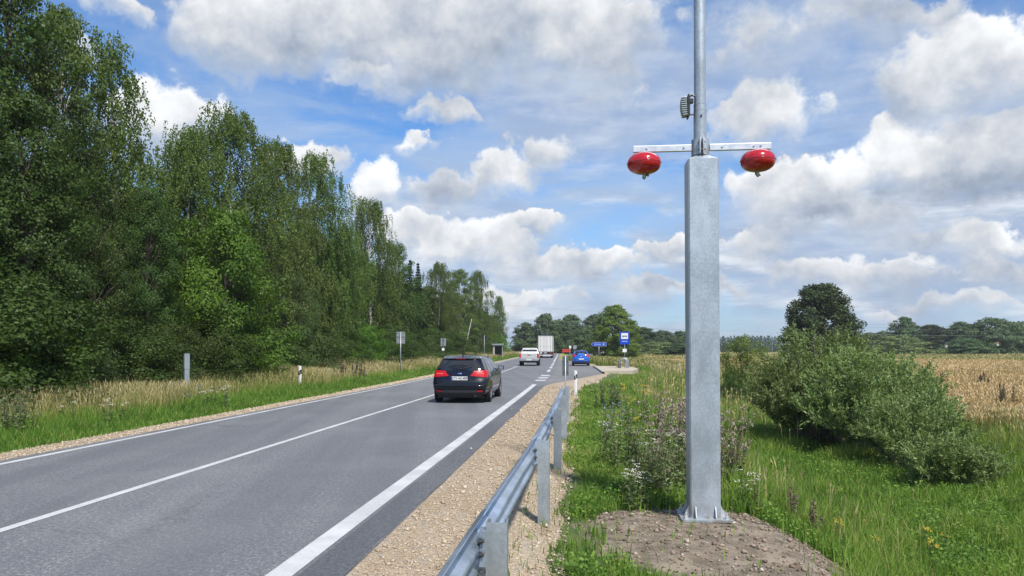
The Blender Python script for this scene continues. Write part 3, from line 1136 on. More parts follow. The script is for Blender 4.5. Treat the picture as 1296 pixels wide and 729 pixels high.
def far_meadow():
    m = 60000
    Y = sample_Y(m, 62, 230, 1.0001)
    s = rng.uniform(3.0, 150, m) * (Y / 150) + 2
    X = road_x(s, Y)
    fe = 11.8
    keep = (X < Y * .75 + 5) & ~((s > fe) & (Y < 110)) & (s > bay_edge(Y) + .6)
    X, Y, s = X[keep], Y[keep], s[keep]
    n = len(X)
    band = fbm(X * .08, Y * .9, 71, 3, .35)
    tint = np.clip(.45 + .35 * band + rng.normal(0, .12, n), 0, 1)
    h = rng.uniform(.25, .7, n)
    stalk_mesh('meadow_grass', np.stack([X, Y, ground_z(s, Y)], 1), h, .02 + .0014 * Y, rng.uniform(.05, .3, n), tint, 1.5, M['hay'])
    # yellow-green strip behind the parked blue car
    m = 9000
    Y = rng.uniform(66.5, 108, m)
    s = bay_edge(Y) + rng.uniform(.7, 9.5, m)
    X = road_x(s, Y)
    stalk_mesh('roadside_weeds', np.stack([X, Y, ground_z(s, Y)], 1), rng.uniform(.4, .9, m), np.full(m, .09), rng.uniform(.05, .3, m), np.clip(rng.normal(.28, .12, m), 0, .6), 1.5, M['hay'])


right_grass()
left_verge()
grain()
far_meadow()


def stones():
    def cloud(name, X, Y, Z, r, mat):
        n = len(X)
        base = np.array([[1, 0, 0], [-1, 0, 0], [0, 1, 0], [0, -1, 0], [0, 0, 1], [0, 0, -1]], float)
        V = base[None] * rng.uniform(.55, 1.25, (n, 6, 1)) * r[:, None, None]
        V[:, :, 2] *= .6
        a = rng.uniform(0, 6.28, n)
        c, s_ = np.cos(a), np.sin(a)
        x = V[:, :, 0] * c[:, None] - V[:, :, 1] * s_[:, None]
        y = V[:, :, 0] * s_[:, None] + V[:, :, 1] * c[:, None]
        V = np.stack([x, y, V[:, :, 2]], 2) + np.stack([X, Y, Z], 1)[:, None, :]
        f = np.array([[0, 2, 4], [2, 1, 4], [1, 3, 4], [3, 0, 4], [2, 0, 5], [1, 2, 5], [3, 1, 5], [0, 3, 5]])
        loops = (np.arange(n)[:, None, None] * 6 + f[None]).ravel()
        tint = np.repeat(rng.random(n), 6)
        me = np_mesh(name, V.reshape(-1, 3), np.full(n * 8, 3), loops, {'tint': tint})
        o = link(name, me, mat)
        tag(o, kind='stuff')
    ms = mat_ramp_attr('pebbles', [(0, (.34, .26, .17)), (.3, (.44, .345, .235)), (.7, (.54, .44, .315)), (.9, (.60, .52, .41)), (1, (.38, .32, .26))], 0.0, .9)
    n = 44000
    Y = sample_Y(n, 3.5, 34, 1.5)
    u = rng.random(n)
    s = -1.80 + 1.62 * u
    s = np.where(rng.random(n) < .025, s - .9 * rng.random(n) ** 2.5, s)
    X = road_x(s, Y)
    r = (.0034 + .00062 * Y) * rng.gamma(2.2, .42, n) * np.where(rng.random(n) < .03, 1.9, 1)
    cloud('gravel', X, Y, ground_z(s, Y) + .012 + r * .25, np.minimum(r, .05), ms)
    n = 5200
    Y = sample_Y(n, 11, 60, 1.3)
    s = -9.05 - .85 * rng.random(n)
    cloud('verge_gravel', road_x(s, Y), Y, ground_z(s, Y) + .02, (.010 + .0009 * Y) * rng.uniform(.5, 1.3, n), ms)
    n = 4200
    X = rng.uniform(.5, 4.2, n)
    Y = rng.uniform(5.4, 10, n)
    k, z = mound_k(X, Y)
    keep = k > .06
    X, Y, z = X[keep], Y[keep], z[keep]
    md = mat_ramp_attr('clods', [(0, (.12, .085, .06)), (.6, (.27, .20, .15)), (.93, (.36, .28, .22)), (1, (.58, .52, .45))], 0.0, .95)
    r = rng.gamma(1.6, .0065, len(X)) + .004
    cloud('rubble', X, Y, z + r * .2, np.minimum(r, .045), md)


stones()

# ------------------------------------------------------------------ leaves and trees
def tubes_mesh(name, paths, mat, n=6, limb=None):
    """paths: list of (points Nx3, radii N)"""
    mb = MB()
    for i, (pts, rad) in enumerate(paths):
        mb.tube(pts, list(rad), n, cap=False, mat=0 if i == 0 or limb is None else 1)
    me = bpy.data.meshes.new(name)
    me.from_pydata(mb.v, [], mb.f)
    me.materials.append(mat)
    if limb is not None:
        me.materials.append(limb)
        me.polygons.foreach_set('material_index', mb.m)
    me.polygons.foreach_set('use_smooth', np.ones(len(me.polygons), bool))
    return me


def birch(seed, H=13.0, Rm=2.7, leaf='leaf_birch', low=.16, droop=1.0, nl=115, lean=(0, 0), dens=1.0, lsize=.115):
    r = np.random.default_rng(seed)
    paths = []
    zs = np.linspace(0, 1, 12)
    wob = np.cumsum(r.normal(0, .045, (12, 2)), 0)
    wob -= wob[0]
    tr = np.stack([wob[:, 0] + lean[0] * zs ** 1.5 * H, wob[:, 1] + lean[1] * zs ** 1.5 * H, zs * H], 1)
    paths.append((tr, .15 * (1 - zs) ** .8 * H / 13 + .012))
    C, A = [], []
    for i in range(nl):
        f = low + (1 - low) * ((i + r.random()) / nl) ** .92
        f = min(f, .985)
        base = np.array([np.interp(f, zs, tr[:, k]) for k in range(3)])
        g = np.clip((f - .28) / .72, 0, 1)
        prof = (1 - g ** 2.3) ** .80 * (.75 + .25 * np.clip((f - low) / .2, 0, 1))
        L = Rm * max(.28, prof) * r.uniform(.65, 1.22)
        a = i * 2.399 + r.normal(0, .35)
        rise = r.uniform(.65, 1.15) * (.6 + .7 * f)
        t = np.linspace(0, 1, 6)
        hd = np.array([math.cos(a), math.sin(a), 0])
        pth = base + hd * (L * t)[:, None]
        pth[:, 2] += L * (rise * t - droop * .62 * t * t)
        paths.append((pth, .035 * (1 - t * .85) * (1.15 - f) + .004))
        ns = int((7 + 9 * L / Rm) * dens)
        for _ in range(ns):
            q = r.uniform(.22, 1.0) ** .8
            p0 = np.array([np.interp(q, t, pth[:, k]) for k in range(3)])
            p0 = p0 + r.normal(0, .20, 3) * np.array([1, 1, .6])
            ln = r.uniform(.45, 1.5) * droop * (.75 + .4 * (1 - f)) + .15
            m = int(ln / .034)
            u = np.linspace(0, 1, m)
            out = hd * r.uniform(.0, .35) + r.normal(0, .10, 3)
            st = p0 + (out[None] * (u * ln)[:, None])
            st[:, 2] -= ln * (u ** 1.15) * .9 - .06
            C.append(st + r.normal(0, .055, (m, 3)))
            A.append(np.tile([0, 0, -1.0], (m, 1)) + r.normal(0, .55, (m, 3)))
    C, A = np.concatenate(C), np.concatenate(A)
    n = len(C)
    N = r.normal(0, 1, (n, 3))
    tint = r.beta(2, 2.2, n) * .94
    tint[r.random(n) < .012] = 1.0
    crown = leaf_mesh('crown', C, A, N, lsize * r.uniform(.7, 1.25, n), lsize * .68 * r.uniform(.7, 1.2, n), tint, M[leaf])
    return crown, tubes_mesh('trunk', paths, M['bark_birch'], 6, M['bark'])


def broad(seed, H=12.0, Rm=3.0, leaf='leaf_alder', bottom=.10, top_pow=1.0, clumps=165, per=330, lsize=.115, cr=(.45, .95), bark='bark', lumpy=.25, skew=(0, 0), limbs=True, upn=.5, flat=.8):
    r = np.random.default_rng(seed)
    C, N, paths, tints = [], [], [], []
    zs = np.linspace(0, 1, 8)
    tr = np.stack([np.cumsum(r.normal(0, .06, 8)) + skew[0] * zs * H, np.cumsum(r.normal(0, .06, 8)) + skew[1] * zs * H, zs * H * .9], 1)
    tr[0, :2] = 0
    paths.append((tr, (.17 * H / 12) * (1 - zs * .9) + .01))
    ph = r.uniform(0, 6.28, 6)
    for i in range(clumps):
        f = bottom + (1 - bottom) * ((i + r.random()) / clumps)
        g = (f - bottom) / (1 - bottom)
        prof = (.74 + .26 * g / .38) if g < .38 else max(.05, 1 - ((g - .38) / .64) ** (2.1 / top_pow ** .5)) ** .62
        a = i * 2.399 + r.normal(0, .5)
        lump = 1 + lumpy * (math.sin(2 * a + ph[0] + 5 * g) + .7 * math.sin(3 * a + ph[1] - 9 * g)) * .7
        rad = Rm * prof * lump * math.sqrt(r.uniform(.12, 1.0))
        tx, ty = np.interp(f, zs * .9, tr[:, 0]), np.interp(f, zs * .9, tr[:, 1])
        c = np.array([tx + rad * math.cos(a), ty + rad * math.sin(a), f * H * .97 - .12 * rad])
        k = r.uniform(*cr) * (1.0 - .35 * g)
        m = int(per * r.uniform(.7, 1.3) * (k / np.mean(cr)) ** 1.6)
        d = unit(r.normal(0, 1, (m, 3)))
        rr = r.random((m, 1)) ** .45
        pts = d * rr * k * np.array([1.1, 1.1, flat])
        C.append(c + pts)
        nn = d * .6 + np.array([math.cos(a) * .5, math.sin(a) * .5, upn]) + r.normal(0, .5, (m, 3))
        N.append(nn)
        tints.append(np.clip(r.beta(2.2, 2.2, m) * .8 + r.normal(.06, .10), 0, .92))
        if limbs and i % 3 == 0:
            b = np.array([np.interp(max(.05, f - .12), zs * .9, tr[:, 0]), np.interp(max(.05, f - .12), zs * .9, tr[:, 1]), max(.05, f - .16) * H * .9])
            t = np.linspace(0, 1, 4)[:, None]
            pth = b * (1 - t) + c * t
            pth[:, 2] += np.sin(t[:, 0] * np.pi) * .12 * rad
            paths.append((pth, .05 * (1 - t[:, 0] * .8) * H / 12))
    C, N, tint = np.concatenate(C), np.concatenate(N), np.concatenate(tints)
    n = len(C)
    A = np.cross(N, r.normal(0, 1, (n, 3)))
    A[:, 2] -= .35
    crown = leaf_mesh('crown', C, A, N, lsize * r.uniform(.65, 1.3, n), lsize * .72 * r.uniform(.65, 1.25, n), tint, M[leaf])
    return crown, tubes_mesh('trunk', paths, M[bark])


def spruce(seed, H=13.0, Rm=2.0):
    r = np.random.default_rng(seed)
    C, A, N, paths = [], [], [], []
    zs = np.linspace(0, 1, 5)
    tr = np.stack([zs * 0, zs * 0, zs * H], 1)
    paths.append((tr, .15 * (1 - zs) + .01))
    tiers = 34
    for i in range(tiers):
        f = .08 + .92 * i / tiers
        L0 = Rm * (1 - f) ** .85 + .12
        nb = 9 if f < .8 else 6
        for b in range(nb):
            a = b * 6.283 / nb + i * 1.1 + r.normal(0, .2)
            L = L0 * r.uniform(.75, 1.2)
            m = int(40 + 70 * L)
            t = r.random(m) ** .7
            hd = np.array([math.cos(a), math.sin(a), 0])
            sdv = np.array([-math.sin(a), math.cos(a), 0])
            p = hd * (L * t)[:, None] + sdv * (r.normal(0, .16, m) * (1 - t * .5) * L)[:, None]
            p[:, 2] = f * H - L * .42 * t + L * .18 * t * t - np.abs(r.normal(0, .10, m))
            C.append(p)
            A.append(hd + r.normal(0, .5, (m, 3)) + np.array([0, 0, -.3]))
            N.append(r.normal(0, .5, (m, 3)) + np.array([0, 0, 1.0]))
    C, A, N = map(np.concatenate, (C, A, N))
    n = len(C)
    return leaf_mesh('crown', C, A, N, r.uniform(.14, .28, n), r.uniform(.06, .12, n), r.beta(2, 2, n), M['leaf_spruce']), tubes_mesh('trunk', paths, M['bark'])


def willow(seed, H=3.3, Rm=2.2, stems=110, leaf='leaf_willow', lsize=.105):
    r = np.random.default_rng(seed)
    C, A, paths = [], [], []
    for i in range(stems):
        a = r.uniform(0, 6.283)
        rr = math.sqrt(r.random())
        L = H * r.uniform(.75, 1.08)
        b = np.array([math.cos(a) * rr * Rm * .35, math.sin(a) * rr * Rm * .35, 0])
        out = np.array([math.cos(a), math.sin(a), 0]) * Rm * rr * .80
        t = np.linspace(0, 1, 7)
        hgt = L * (1 - .42 * rr ** 3.0)
        pth = b + out * (t ** 1.25)[:, None] + np.cumsum(r.normal(0, .03, (7, 3)), 0)
        pth[:, 2] = hgt * t - .10 * rr * t * t * H
        if i % 2 == 0:
            paths.append((pth, .020 * (1 - t * .85) + .003))
        nb = 11
        for _ in range(nb):
            q = r.uniform(.26, 1.0) ** .8
            p0 = np.array([np.interp(q, t, pth[:, k]) for k in range(3)])
            d = unit(np.array([math.cos(a) * .5, math.sin(a) * .5, .9]) + r.normal(0, .55, 3))
            ln = r.uniform(.25, .65)
            m = int(ln / .016)
            u = np.linspace(0, 1, m)[:, None]
            C.append(p0 + d * u * ln + r.normal(0, .035, (m, 3)))
            A.append(d + r.normal(0, .55, (m, 3)))
    C, A = np.concatenate(C), np.concatenate(A)
    n = len(C)
    N = r.normal(0, 1, (n, 3)) + np.array([0, 0, .4])
    return leaf_mesh('leaves', C, A, N, lsize * r.uniform(.7, 1.3, n), lsize * .30 * r.uniform(.8, 1.3, n), r.beta(1.8, 2, n), M[leaf]), tubes_mesh('stems', paths, M['twig'])


def plant_tree(kind, meshes, X, Y, height, Hm, label, cat='tree', group=None, wide=1.0, rz=0.0, z=None, trunk='trunk', crown='crown'):
    e = empty(kind, (X, Y, float(ground_at_x(X, Y)) - .05 if z is None else z), rz, label, cat, group)
    k = height / Hm
    e.scale = (k * wide, k * wide, k)
    c = link(crown, meshes[0], None, e)
    t = link(trunk, meshes[1], None, e)
    return e


B = [birch(101, Rm=3.9, nl=135), birch(102, Rm=3.1, droop=1.15), birch(103, Rm=3.7, nl=130, low=.12), birch(104, Rm=2.1, nl=70, low=.25, dens=.85), birch(105, Rm=2.9, low=.10, droop=.9)]
A_ = [broad(201, 12, 3.0), broad(202, 12, 2.7, clumps=170), broad(203, 12, 3.2, lumpy=.35)]
ASP = [broad(211, 12, 2.6, clumps=170, cr=(.4, .75), lumpy=.2, leaf='leaf_birch', top_pow=2, bark='bark_birch'), broad(212, 12, 2.5, clumps=150, cr=(.4, .7), leaf='leaf_birch', bark='bark_birch')]
MAP = broad(221, 8, 3.0, 'leaf_maple', .06, clumps=130, per=330, lsize=.135, cr=(.5, .95), lumpy=.3)
DUL = broad(231, 8, 3.0, 'leaf_dull', .03, clumps=150, per=280, lsize=.10, cr=(.45, .8))
GLD = birch(106, Rm=2.3, leaf='leaf_gold', low=.12, droop=.9)
SHR = [broad(241, 3, 1.5, 'leaf_alder', .0, clumps=80, per=280, lsize=.068, cr=(.3, .55), limbs=False), broad(242, 3, 1.6, 'leaf_dull', .0, clumps=80, per=280, lsize=.066, cr=(.3, .55), limbs=False),
       broad(243, 3, 1.5, 'leaf_maple', .0, clumps=80, per=280, lsize=.068, cr=(.3, .5), limbs=False)]
SPR = spruce(251)

EDGE_G = 'trees along the left forest edge'
# photo x, photo y of the top, s (metres beside the road), kind, mesh, mesh height, width factor, label
forest = [
    (-70, -120, -18.5, 'alder_tree', A_[0], 12, 1.15, 'dark alder at the near end of the forest, cut off by the left border'),
    (8, -62, -18.5, 'alder_tree', A_[1], 12, .78, 'tallest dark leafy tree of the forest, rising out of the top left corner'),
    (40, 110, -15.8, 'alder_tree', A_[2], 12, .95, 'rounded dark green tree in front, lower than the trees behind at the near forest end'),
    (80, -4, -20.5, 'aspen_tree', ASP[0], 12, .72, 'narrow dark aspen whose tip nearly reaches the top of the sky near the left corner'),
    (150, 52, -19.4, 'birch_tree', B[3], 13, 1.0, 'slender airy birch standing apart against the white cloud, sky showing through its crown'),
    (122, 178, -16.6, 'alder_tree', A_[0], 12, .72, 'dark leafy tree below the slender airy birch at the forest edge'),
    (186, 232, -17.4, 'alder_tree', A_[1], 12, .85, 'dark tree filling the notch between the slender birch and the tallest weeping birch'),
    (238, 172, -19.5, 'birch_tree', B[1], 13, .95, 'birch leaning out to the left beside the tallest weeping birch'),
    (292, 148, -19.0, 'birch_tree', B[0], 13, 1.1, 'tallest weeping birch, peak of the second rise of the forest'),
    (284, 262, -16.2, 'maple_tree', MAP, 8, .95, 'bright green maple in front of the tallest weeping birch'),
    (352, 190, -19.0, 'birch_tree', B[2], 13, .95, 'full weeping birch right after the tallest one, behind the bright green maple'),
    (400, 200, -19.5, 'birch_tree', B[4], 13, 1.0, 'narrow birch with a ragged tip, last high one before the dip in the forest skyline'),
    (372, 345, -16.4, 'sallow_tree', DUL, 8, .85, 'dull grey-green sallow low at the forest edge right of the bright green maple'),
    (430, 285, -18.0, 'birch_tree', B[1], 13, 1.0, 'lower birch in the dip of the forest skyline'),
    (468, 258, -18.5, 'birch_tree', B[2], 13, .95, 'pointed birch rising alone after the dip in the forest skyline'),
    (500, 305, -17.5, 'alder_tree', A_[2], 12, .8, 'dark tree leaning on the right flank of the pointed birch'),
    (519, 326, -22.0, 'spruce_tree', SPR, 13, .75, 'left of the two dark pointed spruce tips above the forest'),
    (529, 330, -21.0, 'spruce_tree', SPR, 13, .7, 'right of the two dark pointed spruce tips above the forest'),
    (556, 336, -18.5, 'birch_tree', B[0], 13, .95, 'broad birch right of the spruce tips'),
    (583, 338, -18.0, 'aspen_tree', ASP[1], 12, 1.25, 'upright tree with a flat top between the broad birch and the white leaning stem'),
    (605, 346, -18.0, 'birch_tree', B[2], 13, .9, 'birch at the far forest end, just before the yellowish sunlit one'),
    (631, 376, -17.0, 'birch_tree', GLD, 13, .95, 'yellowish sunlit birch where the forest meets the distant road'),
    (652, 404, -19.0, 'birch_tree', B[4], 13, .9, 'small looking birch last in the row, above the pale pickup'),
]
for px, py, s, kind, mesh, Hm, wide, lab in forest:
    Y = depth_at(px, s)
    p = at(px, py, Y)
    X = p.x
    zb = float(ground_at_x(X, Y)) - .05
    e = plant_tree(kind, mesh, X, Y, p.z - zb, Hm, lab, 'tree', EDGE_G, wide * (1.0 if p.z < 14 else .92), random.uniform(0, 6.28))
    if 'rounded dark green tree in front' in lab:
        mb = MB()
        k = e.scale[0]
        inv = Matrix.LocRotScale(e.location, e.rotation_euler, e.scale).inverted()
        def W(px, py, Y):
            return inv @ at(px, py, Y)
        mb.tube([W(52, 418, 23.2), W(72, 410, 22.0), W(92, 408, 21.6), W(103, 412, 21.4)], [.05, .04, .028, .01], 6)
        mb.tube([W(80, 409, 21.8), W(95, 404, 21.5), W(104, 403, 21.3)], [.025, .018, .006], 5)
        mb.tube([W(88, 408, 21.6), W(98, 418, 21.4), W(101, 424, 21.3)], [.022, .015, .006], 5)
        mb.build('bare_branch', M['twig'], e, True)

# white leaning birch stem at the far forest end
mb = MB()
Yl = depth_at(590, -15.5)
p0, p1 = at(584, 447, Yl), at(597, 404, Yl)
base = Vector((p0.x, Yl, float(ground_at_x(p0.x, Yl))))
mb.tube([(0, 0, 0), (p1 - base) * .5 + Vector((.12, 0, 0)), p1 - base], [.10, .075, .04], 8)
e = empty('birch_tree', base, 0, 'bare white birch stem leaning right before the dark far forest edge', 'tree')
mb.build('trunk', M['bark_birch'], e, True)

shrubs = [
    (-30, 330, -15.2, 0, 1.3, 'hazel shrub at the forest foot beside the left border'), (38, 392, -14.9, 2, .95, 'light green rounded shrub under the bare pale branch'),
    (110, 430, -15.0, 1, 1.0, 'dull shrub at the forest foot left of the grey box post'), (165, 400, -15.6, 0, 1.2, 'dark shrub behind the blond grass left of the grey box post'),
    (212, 410, -15.6, 1, 1.2, 'shrub with reddish leaves directly behind the grey box post'), (262, 405, -15.6, 0, 1.2, 'dark shrub right of the grey box post under the bright green maple'),
    (310, 412, -15.6, 2, 1.1, 'fresh green shrub low under the right side of the bright green maple'), (352, 415, -15.6, 0, 1.2, 'dark shrub behind the striped marker post on the far roadside'),
    (395, 405, -15.8, 1, 1.2, 'dull shrub just right of the striped marker post on the far roadside'), (430, 408, -15.8, 0, 1.2, 'dark shrub below the lower birch in the skyline dip'),
    (462, 412, -15.8, 2, 1.0, 'fresh green shrub below the pointed birch'), (490, 410, -15.8, 0, 1.2, 'dark shrub left of the two grey sign panels on one pole'),
    (522, 415, -15.8, 1, 1.2, 'dull shrub right of the two grey sign panels on one pole'), (548, 415, -15.8, 0, 1.2, 'dark shrub behind the narrow grey sign with round plate'),
    (575, 418, -15.8, 0, 1.3, 'dark shrub left of the leaning white birch stem'), (604, 418, -15.5, 1, 1.3, 'dull shrub behind the dark-backed round sign'),
    (628, 422, -16.0, 2, 1.3, 'shrub behind the roadside shelter'),
]
for px, py, s, m, wide, lab in shrubs:
    Y = depth_at(px, s)
    p = at(px, py, Y)
    zb = float(ground_at_x(p.x, Y)) - .1
    o = link('shrub', SHR[m][0])
    o.location = (p.x, Y, zb)
    o.scale = ((p.z - zb) / 3 * wide * 1.15,) * 2 + ((p.z - zb) / 3,)
    o.rotation_euler.z = random.uniform(0, 6.28)
    tag(o, lab, 'shrub', 'shrubs at the foot of the left forest')


def leaf_copies(name, src, places, mat, kind='stuff'):
    """one mass made of many crowns"""
    me = src
    n = len(me.vertices)
    co = np.empty(n * 3, np.float32)
    me.vertices.foreach_get('co', co)
    co = co.reshape(-1, 3)
    t = np.empty(n, np.float32)
    me.attributes['tint'].data.foreach_get('value', t)
    Vs, Ts = [], []
    for x, y, z, kx, kz, a in places:
        c, s_ = math.cos(a), math.sin(a)
        q = np.stack([(co[:, 0] * c - co[:, 1] * s_) * kx + x, (co[:, 0] * s_ + co[:, 1] * c) * kx + y, co[:, 2] * kz + z], 1)
        Vs.append(q)
        Ts.append(t)
    V = np.concatenate(Vs)
    T = np.concatenate(Ts)
    m2 = np_mesh(name, V, np.full(len(V) // 4, 4), np.arange(len(V)), {'tint': T})
    o = link(name, m2, mat)
    tag(o, kind=kind)
    return o


LOW = broad(301, 12, 3.2, 'leaf_alder', .02, clumps=90, per=42, lsize=.42, cr=(.7, 1.2), limbs=False)[0]
places = []
for Y in np.arange(14, 235, 3.6):
    for s in (-21.5, -25.5, -30):
        ss = s + random.uniform(-1.4, 1.4)
        yy = Y + random.uniform(-1.4, 1.4)
        cap = np.interp(yy, [10, 18, 25, 30, 36, 48, 54, 75, 100, 170], [13.5, 12, 9.0, 10.5, 12.3, 12, 11.8, 12.2, 13, 12.5])
        hh = cap * random.uniform(.74, .92)
        places.append((float(road_x(ss, yy)), yy, 0.1, hh / 12 * 1.05, hh / 12, random.uniform(0, 6.28)))
NEARW = broad(302, 12, 3.2, 'leaf_alder', .02, clumps=110, per=130, lsize=.19, cr=(.7, 1.2), limbs=False)[0]
V0 = [q for q in places if q[1] < 42]
leaf_copies('forest', NEARW, V0, M['leaf_alder'])
leaf_copies('forest', LOW, [q for q in places if q[1] >= 42], M['leaf_alder'])

# ------------------------------------------------------------------ trees at the far side of the fields
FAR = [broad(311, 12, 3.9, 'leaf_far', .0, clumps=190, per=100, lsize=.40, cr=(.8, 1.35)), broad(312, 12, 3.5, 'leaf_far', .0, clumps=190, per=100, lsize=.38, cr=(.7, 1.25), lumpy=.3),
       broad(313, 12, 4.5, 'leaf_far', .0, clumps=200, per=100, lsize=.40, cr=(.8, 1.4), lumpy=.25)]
FDK = broad(314, 12, 4.1, 'leaf_dark', .0, clumps=230, per=250, lsize=.28, cr=(.75, 1.3), lumpy=.14, upn=.15, flat=.95)
FLT = broad(315, 12, 5.4, 'leaf_willow', .0, clumps=130, per=80, lsize=.42, cr=(.8, 1.4), lumpy=.2)
FSP = spruce(252, 13, 2.4)
far_trees = [  # photo x, top y, width in photo px, distance, mesh, height of mesh, mesh diameter, kind, label
    (664, 408, 30, 235, FAR[1], 12, 6.4, 'tree', 'far tree directly above the pale pickup'),
    (676, 412, 22, 245, FSP, 13, 4.8, 'spruce_tree', 'far conifer between pickup and truck'),
    (690, 397, 34, 235, FAR[0], 12, 7.2, 'tree', 'far dark tree rising behind the white truck trailer'),
    (707, 404, 28, 260, FAR[2], 12, 8.4, 'tree', 'far tree right beside the white truck trailer'),
    (724, 398, 36, 245, FAR[1], 12, 6.4, 'tree', 'high far tree standing above the red barrier by the road end'),
    (737, 414, 34, 205, FAR[2], 12, 8.4, 'tree', 'lower pale green tree above the roof of the blue car'),
    (752, 398, 36, 240, FAR[0], 12, 7.2, 'tree', 'dark far tree between the blue car and the sunlit lime tree'),
    (780, 385, 58, 132, None, 0, 0, 'lime_tree', 'tall yellow-green lime tree right behind the blue bus stop sign'),
    (812, 414, 42, 235, FDK, 12, 7.6, 'tree', 'dark tree touching the right side of the tall lime tree'),
    (838, 418, 36, 240, FAR[2], 12, 8.4, 'tree', 'round far tree midway between bus stop sign and steel pillar'),
    (862, 419, 34, 245, FAR[0], 12, 7.2, 'tree', 'far tree just left of the steel pillar'),
    (1040, 359, 78, 100, FDK, 12, 7.6, 'oak_tree', 'big dark oak standing alone behind the willow bushes'),
    (1098, 421, 40, 225, FAR[1], 12, 6.4, 'tree', 'low far tree right beside the lone dark oak'),
    (1120, 419, 42, 235, FAR[2], 12, 8.4, 'tree', 'second low far tree right of the lone dark oak'),
    (1143, 401, 34, 215, FAR[1], 12, 6.4, 'tree', 'far tree sticking up above the pale willow beyond the grain field'),
    (1138, 424, 82, 195, FLT, 12, 10.8, 'willow_tree', 'wide pale green willow beyond the grain field'),
    (1178, 411, 44, 230, FDK, 12, 7.6, 'tree', 'dark brownish tree right of the pale willow beyond the field'),
    (1198, 416, 38, 240, FAR[0], 12, 7.2, 'tree', 'low dark tree behind the left field pole'),
    (1214, 407, 36, 225, FAR[1], 12, 6.4, 'tree', 'thin crowned far tree between the two field poles'),
    (1232, 410, 40, 235, FDK, 12, 7.6, 'tree', 'dark far tree next to the big green one left of the right field pole'),
    (1254, 402, 54, 210, FAR[2], 12, 8.4, 'tree', 'big green far tree behind the right field pole'),
    (1222, 428, 46, 195, FAR[2], 12, 8.4, 'shrub', 'low shrub under the far trees between the two field poles'),
    (1284, 407, 46, 225, FAR[0], 12, 7.2, 'tree', 'dark far tree cut by the right border'),
    (1316, 405, 50, 225, FAR[1], 12, 6.4, 'tree', 'far tree mostly outside the right border'),
    (830, 432, 70, 180, FLT, 12, 10.8, 'shrub', 'low pale green bushes at the foot of the far trees right of the bus stop'),
    (858, 435, 40, 175, FAR[2], 12, 8.4, 'shrub', 'low dark bush by the meadow just left of the steel pillar'),
]
LIME = broad(321, 12, 3.9, 'leaf_gold', .03, clumps=300, per=150, lsize=.25, cr=(.55, 1.0), lumpy=.22, top_pow=1.5)
for px, py, wpx, Y, mesh, Hm, Dm, kind, lab in far_trees:
    if mesh is None:
        mesh, Hm, Dm = LIME, 12, 7.4
    p = at(px, py, Y)
    zb = float(ground_at_x(p.x, Y)) - .3
    hh = p.z - zb
    wide = (wpx / F * Y / Dm) / (hh / Hm)
    plant_tree(kind, mesh, p.x, Y, hh, Hm, lab, 'shrub' if kind == 'shrub' else 'tree', 'trees beyond the fields', wide * 1.12, random.uniform(0, 6.28), zb)

places = []
for i in range(52):
    px = 650 + i * 13.2
    Y = random.uniform(262, 285)
    if 905 < px < 1000:
        continue
    hh = random.uniform(5.0, 8.0)
    places.append(((px - 648) / F * Y, Y, -.6, hh / 12 * 1.35, hh / 12, random.uniform(0, 6.28)))
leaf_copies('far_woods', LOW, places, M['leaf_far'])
places = []
for i in range(70):
    px = 900 + i * 1.9 + random.uniform(-1, 1)
    Y = random.uniform(330, 420)
    hh = (440 - random.uniform(422, 426)) / F * Y + 2.3
    places.append(((px - 648) / F * Y, Y, -.6, .5 * hh / 13, hh / 13, random.uniform(0, 6.28)))
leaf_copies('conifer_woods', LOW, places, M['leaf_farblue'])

# ------------------------------------------------------------------ bushes in the ditch
bushes = [
    (1040, 424, 25.5, 2.35, willow(401, 3.3, 2.0, 230), 3.3, 'largest grey-green willow bush, leftmost and tallest in the ditch'),
    (1104, 446, 22.8, 1.95, willow(402, 2.9, 1.85, 190), 2.9, 'second willow bush, with the whitest leaves, right of the tallest one'),
    (1152, 505, 19.8, 1.45, willow(403, 2.0, 1.25, 80), 2.0, 'knee-to-chest high willow bush with bare forked stems in the ditch'),
    (1203, 556, 17.2, 1.05, willow(404, 1.4, .95, 60), 1.4, 'smallest willow bush, nearest the road, low in the ditch'),
]
for px, py, Y, rad, mesh, Hm, lab in bushes:
    p = at(px, py, Y)
    zb = float(ground_at_x(p.x, Y)) - .05
    hh = p.z - zb
    plant_tree('willow_bush', mesh, p.x, Y, hh * .98, Hm, lab, 'bush', 'willow bushes in the ditch', 1.02 if py < 440 else 1.05, random.uniform(0, 6.28), zb, 'stems', 'leaves')
SMALL = broad(411, 3.0, 1.5, 'leaf_gold', .05, clumps=80, per=150, lsize=.085, cr=(.28, .5))
p = at(942, 424, 45)
zb = float(ground_at_x(p.x, 45))
plant_tree('young_tree', SMALL, p.x, 45, p.z - zb, 3.0, 'young yellow-green tree just right of the steel pillar, left of the bushes', 'tree', None, 1.0, .4, zb)
o = link('shrub', SHR[0][0])
p = at(928, 446, 42)
o.location = (p.x, 42, float(ground_at_x(p.x, 42)))
o.scale = (.55, .5, .55)
tag(o, 'low dark shrub at the foot of the young yellow-green tree', 'shrub')


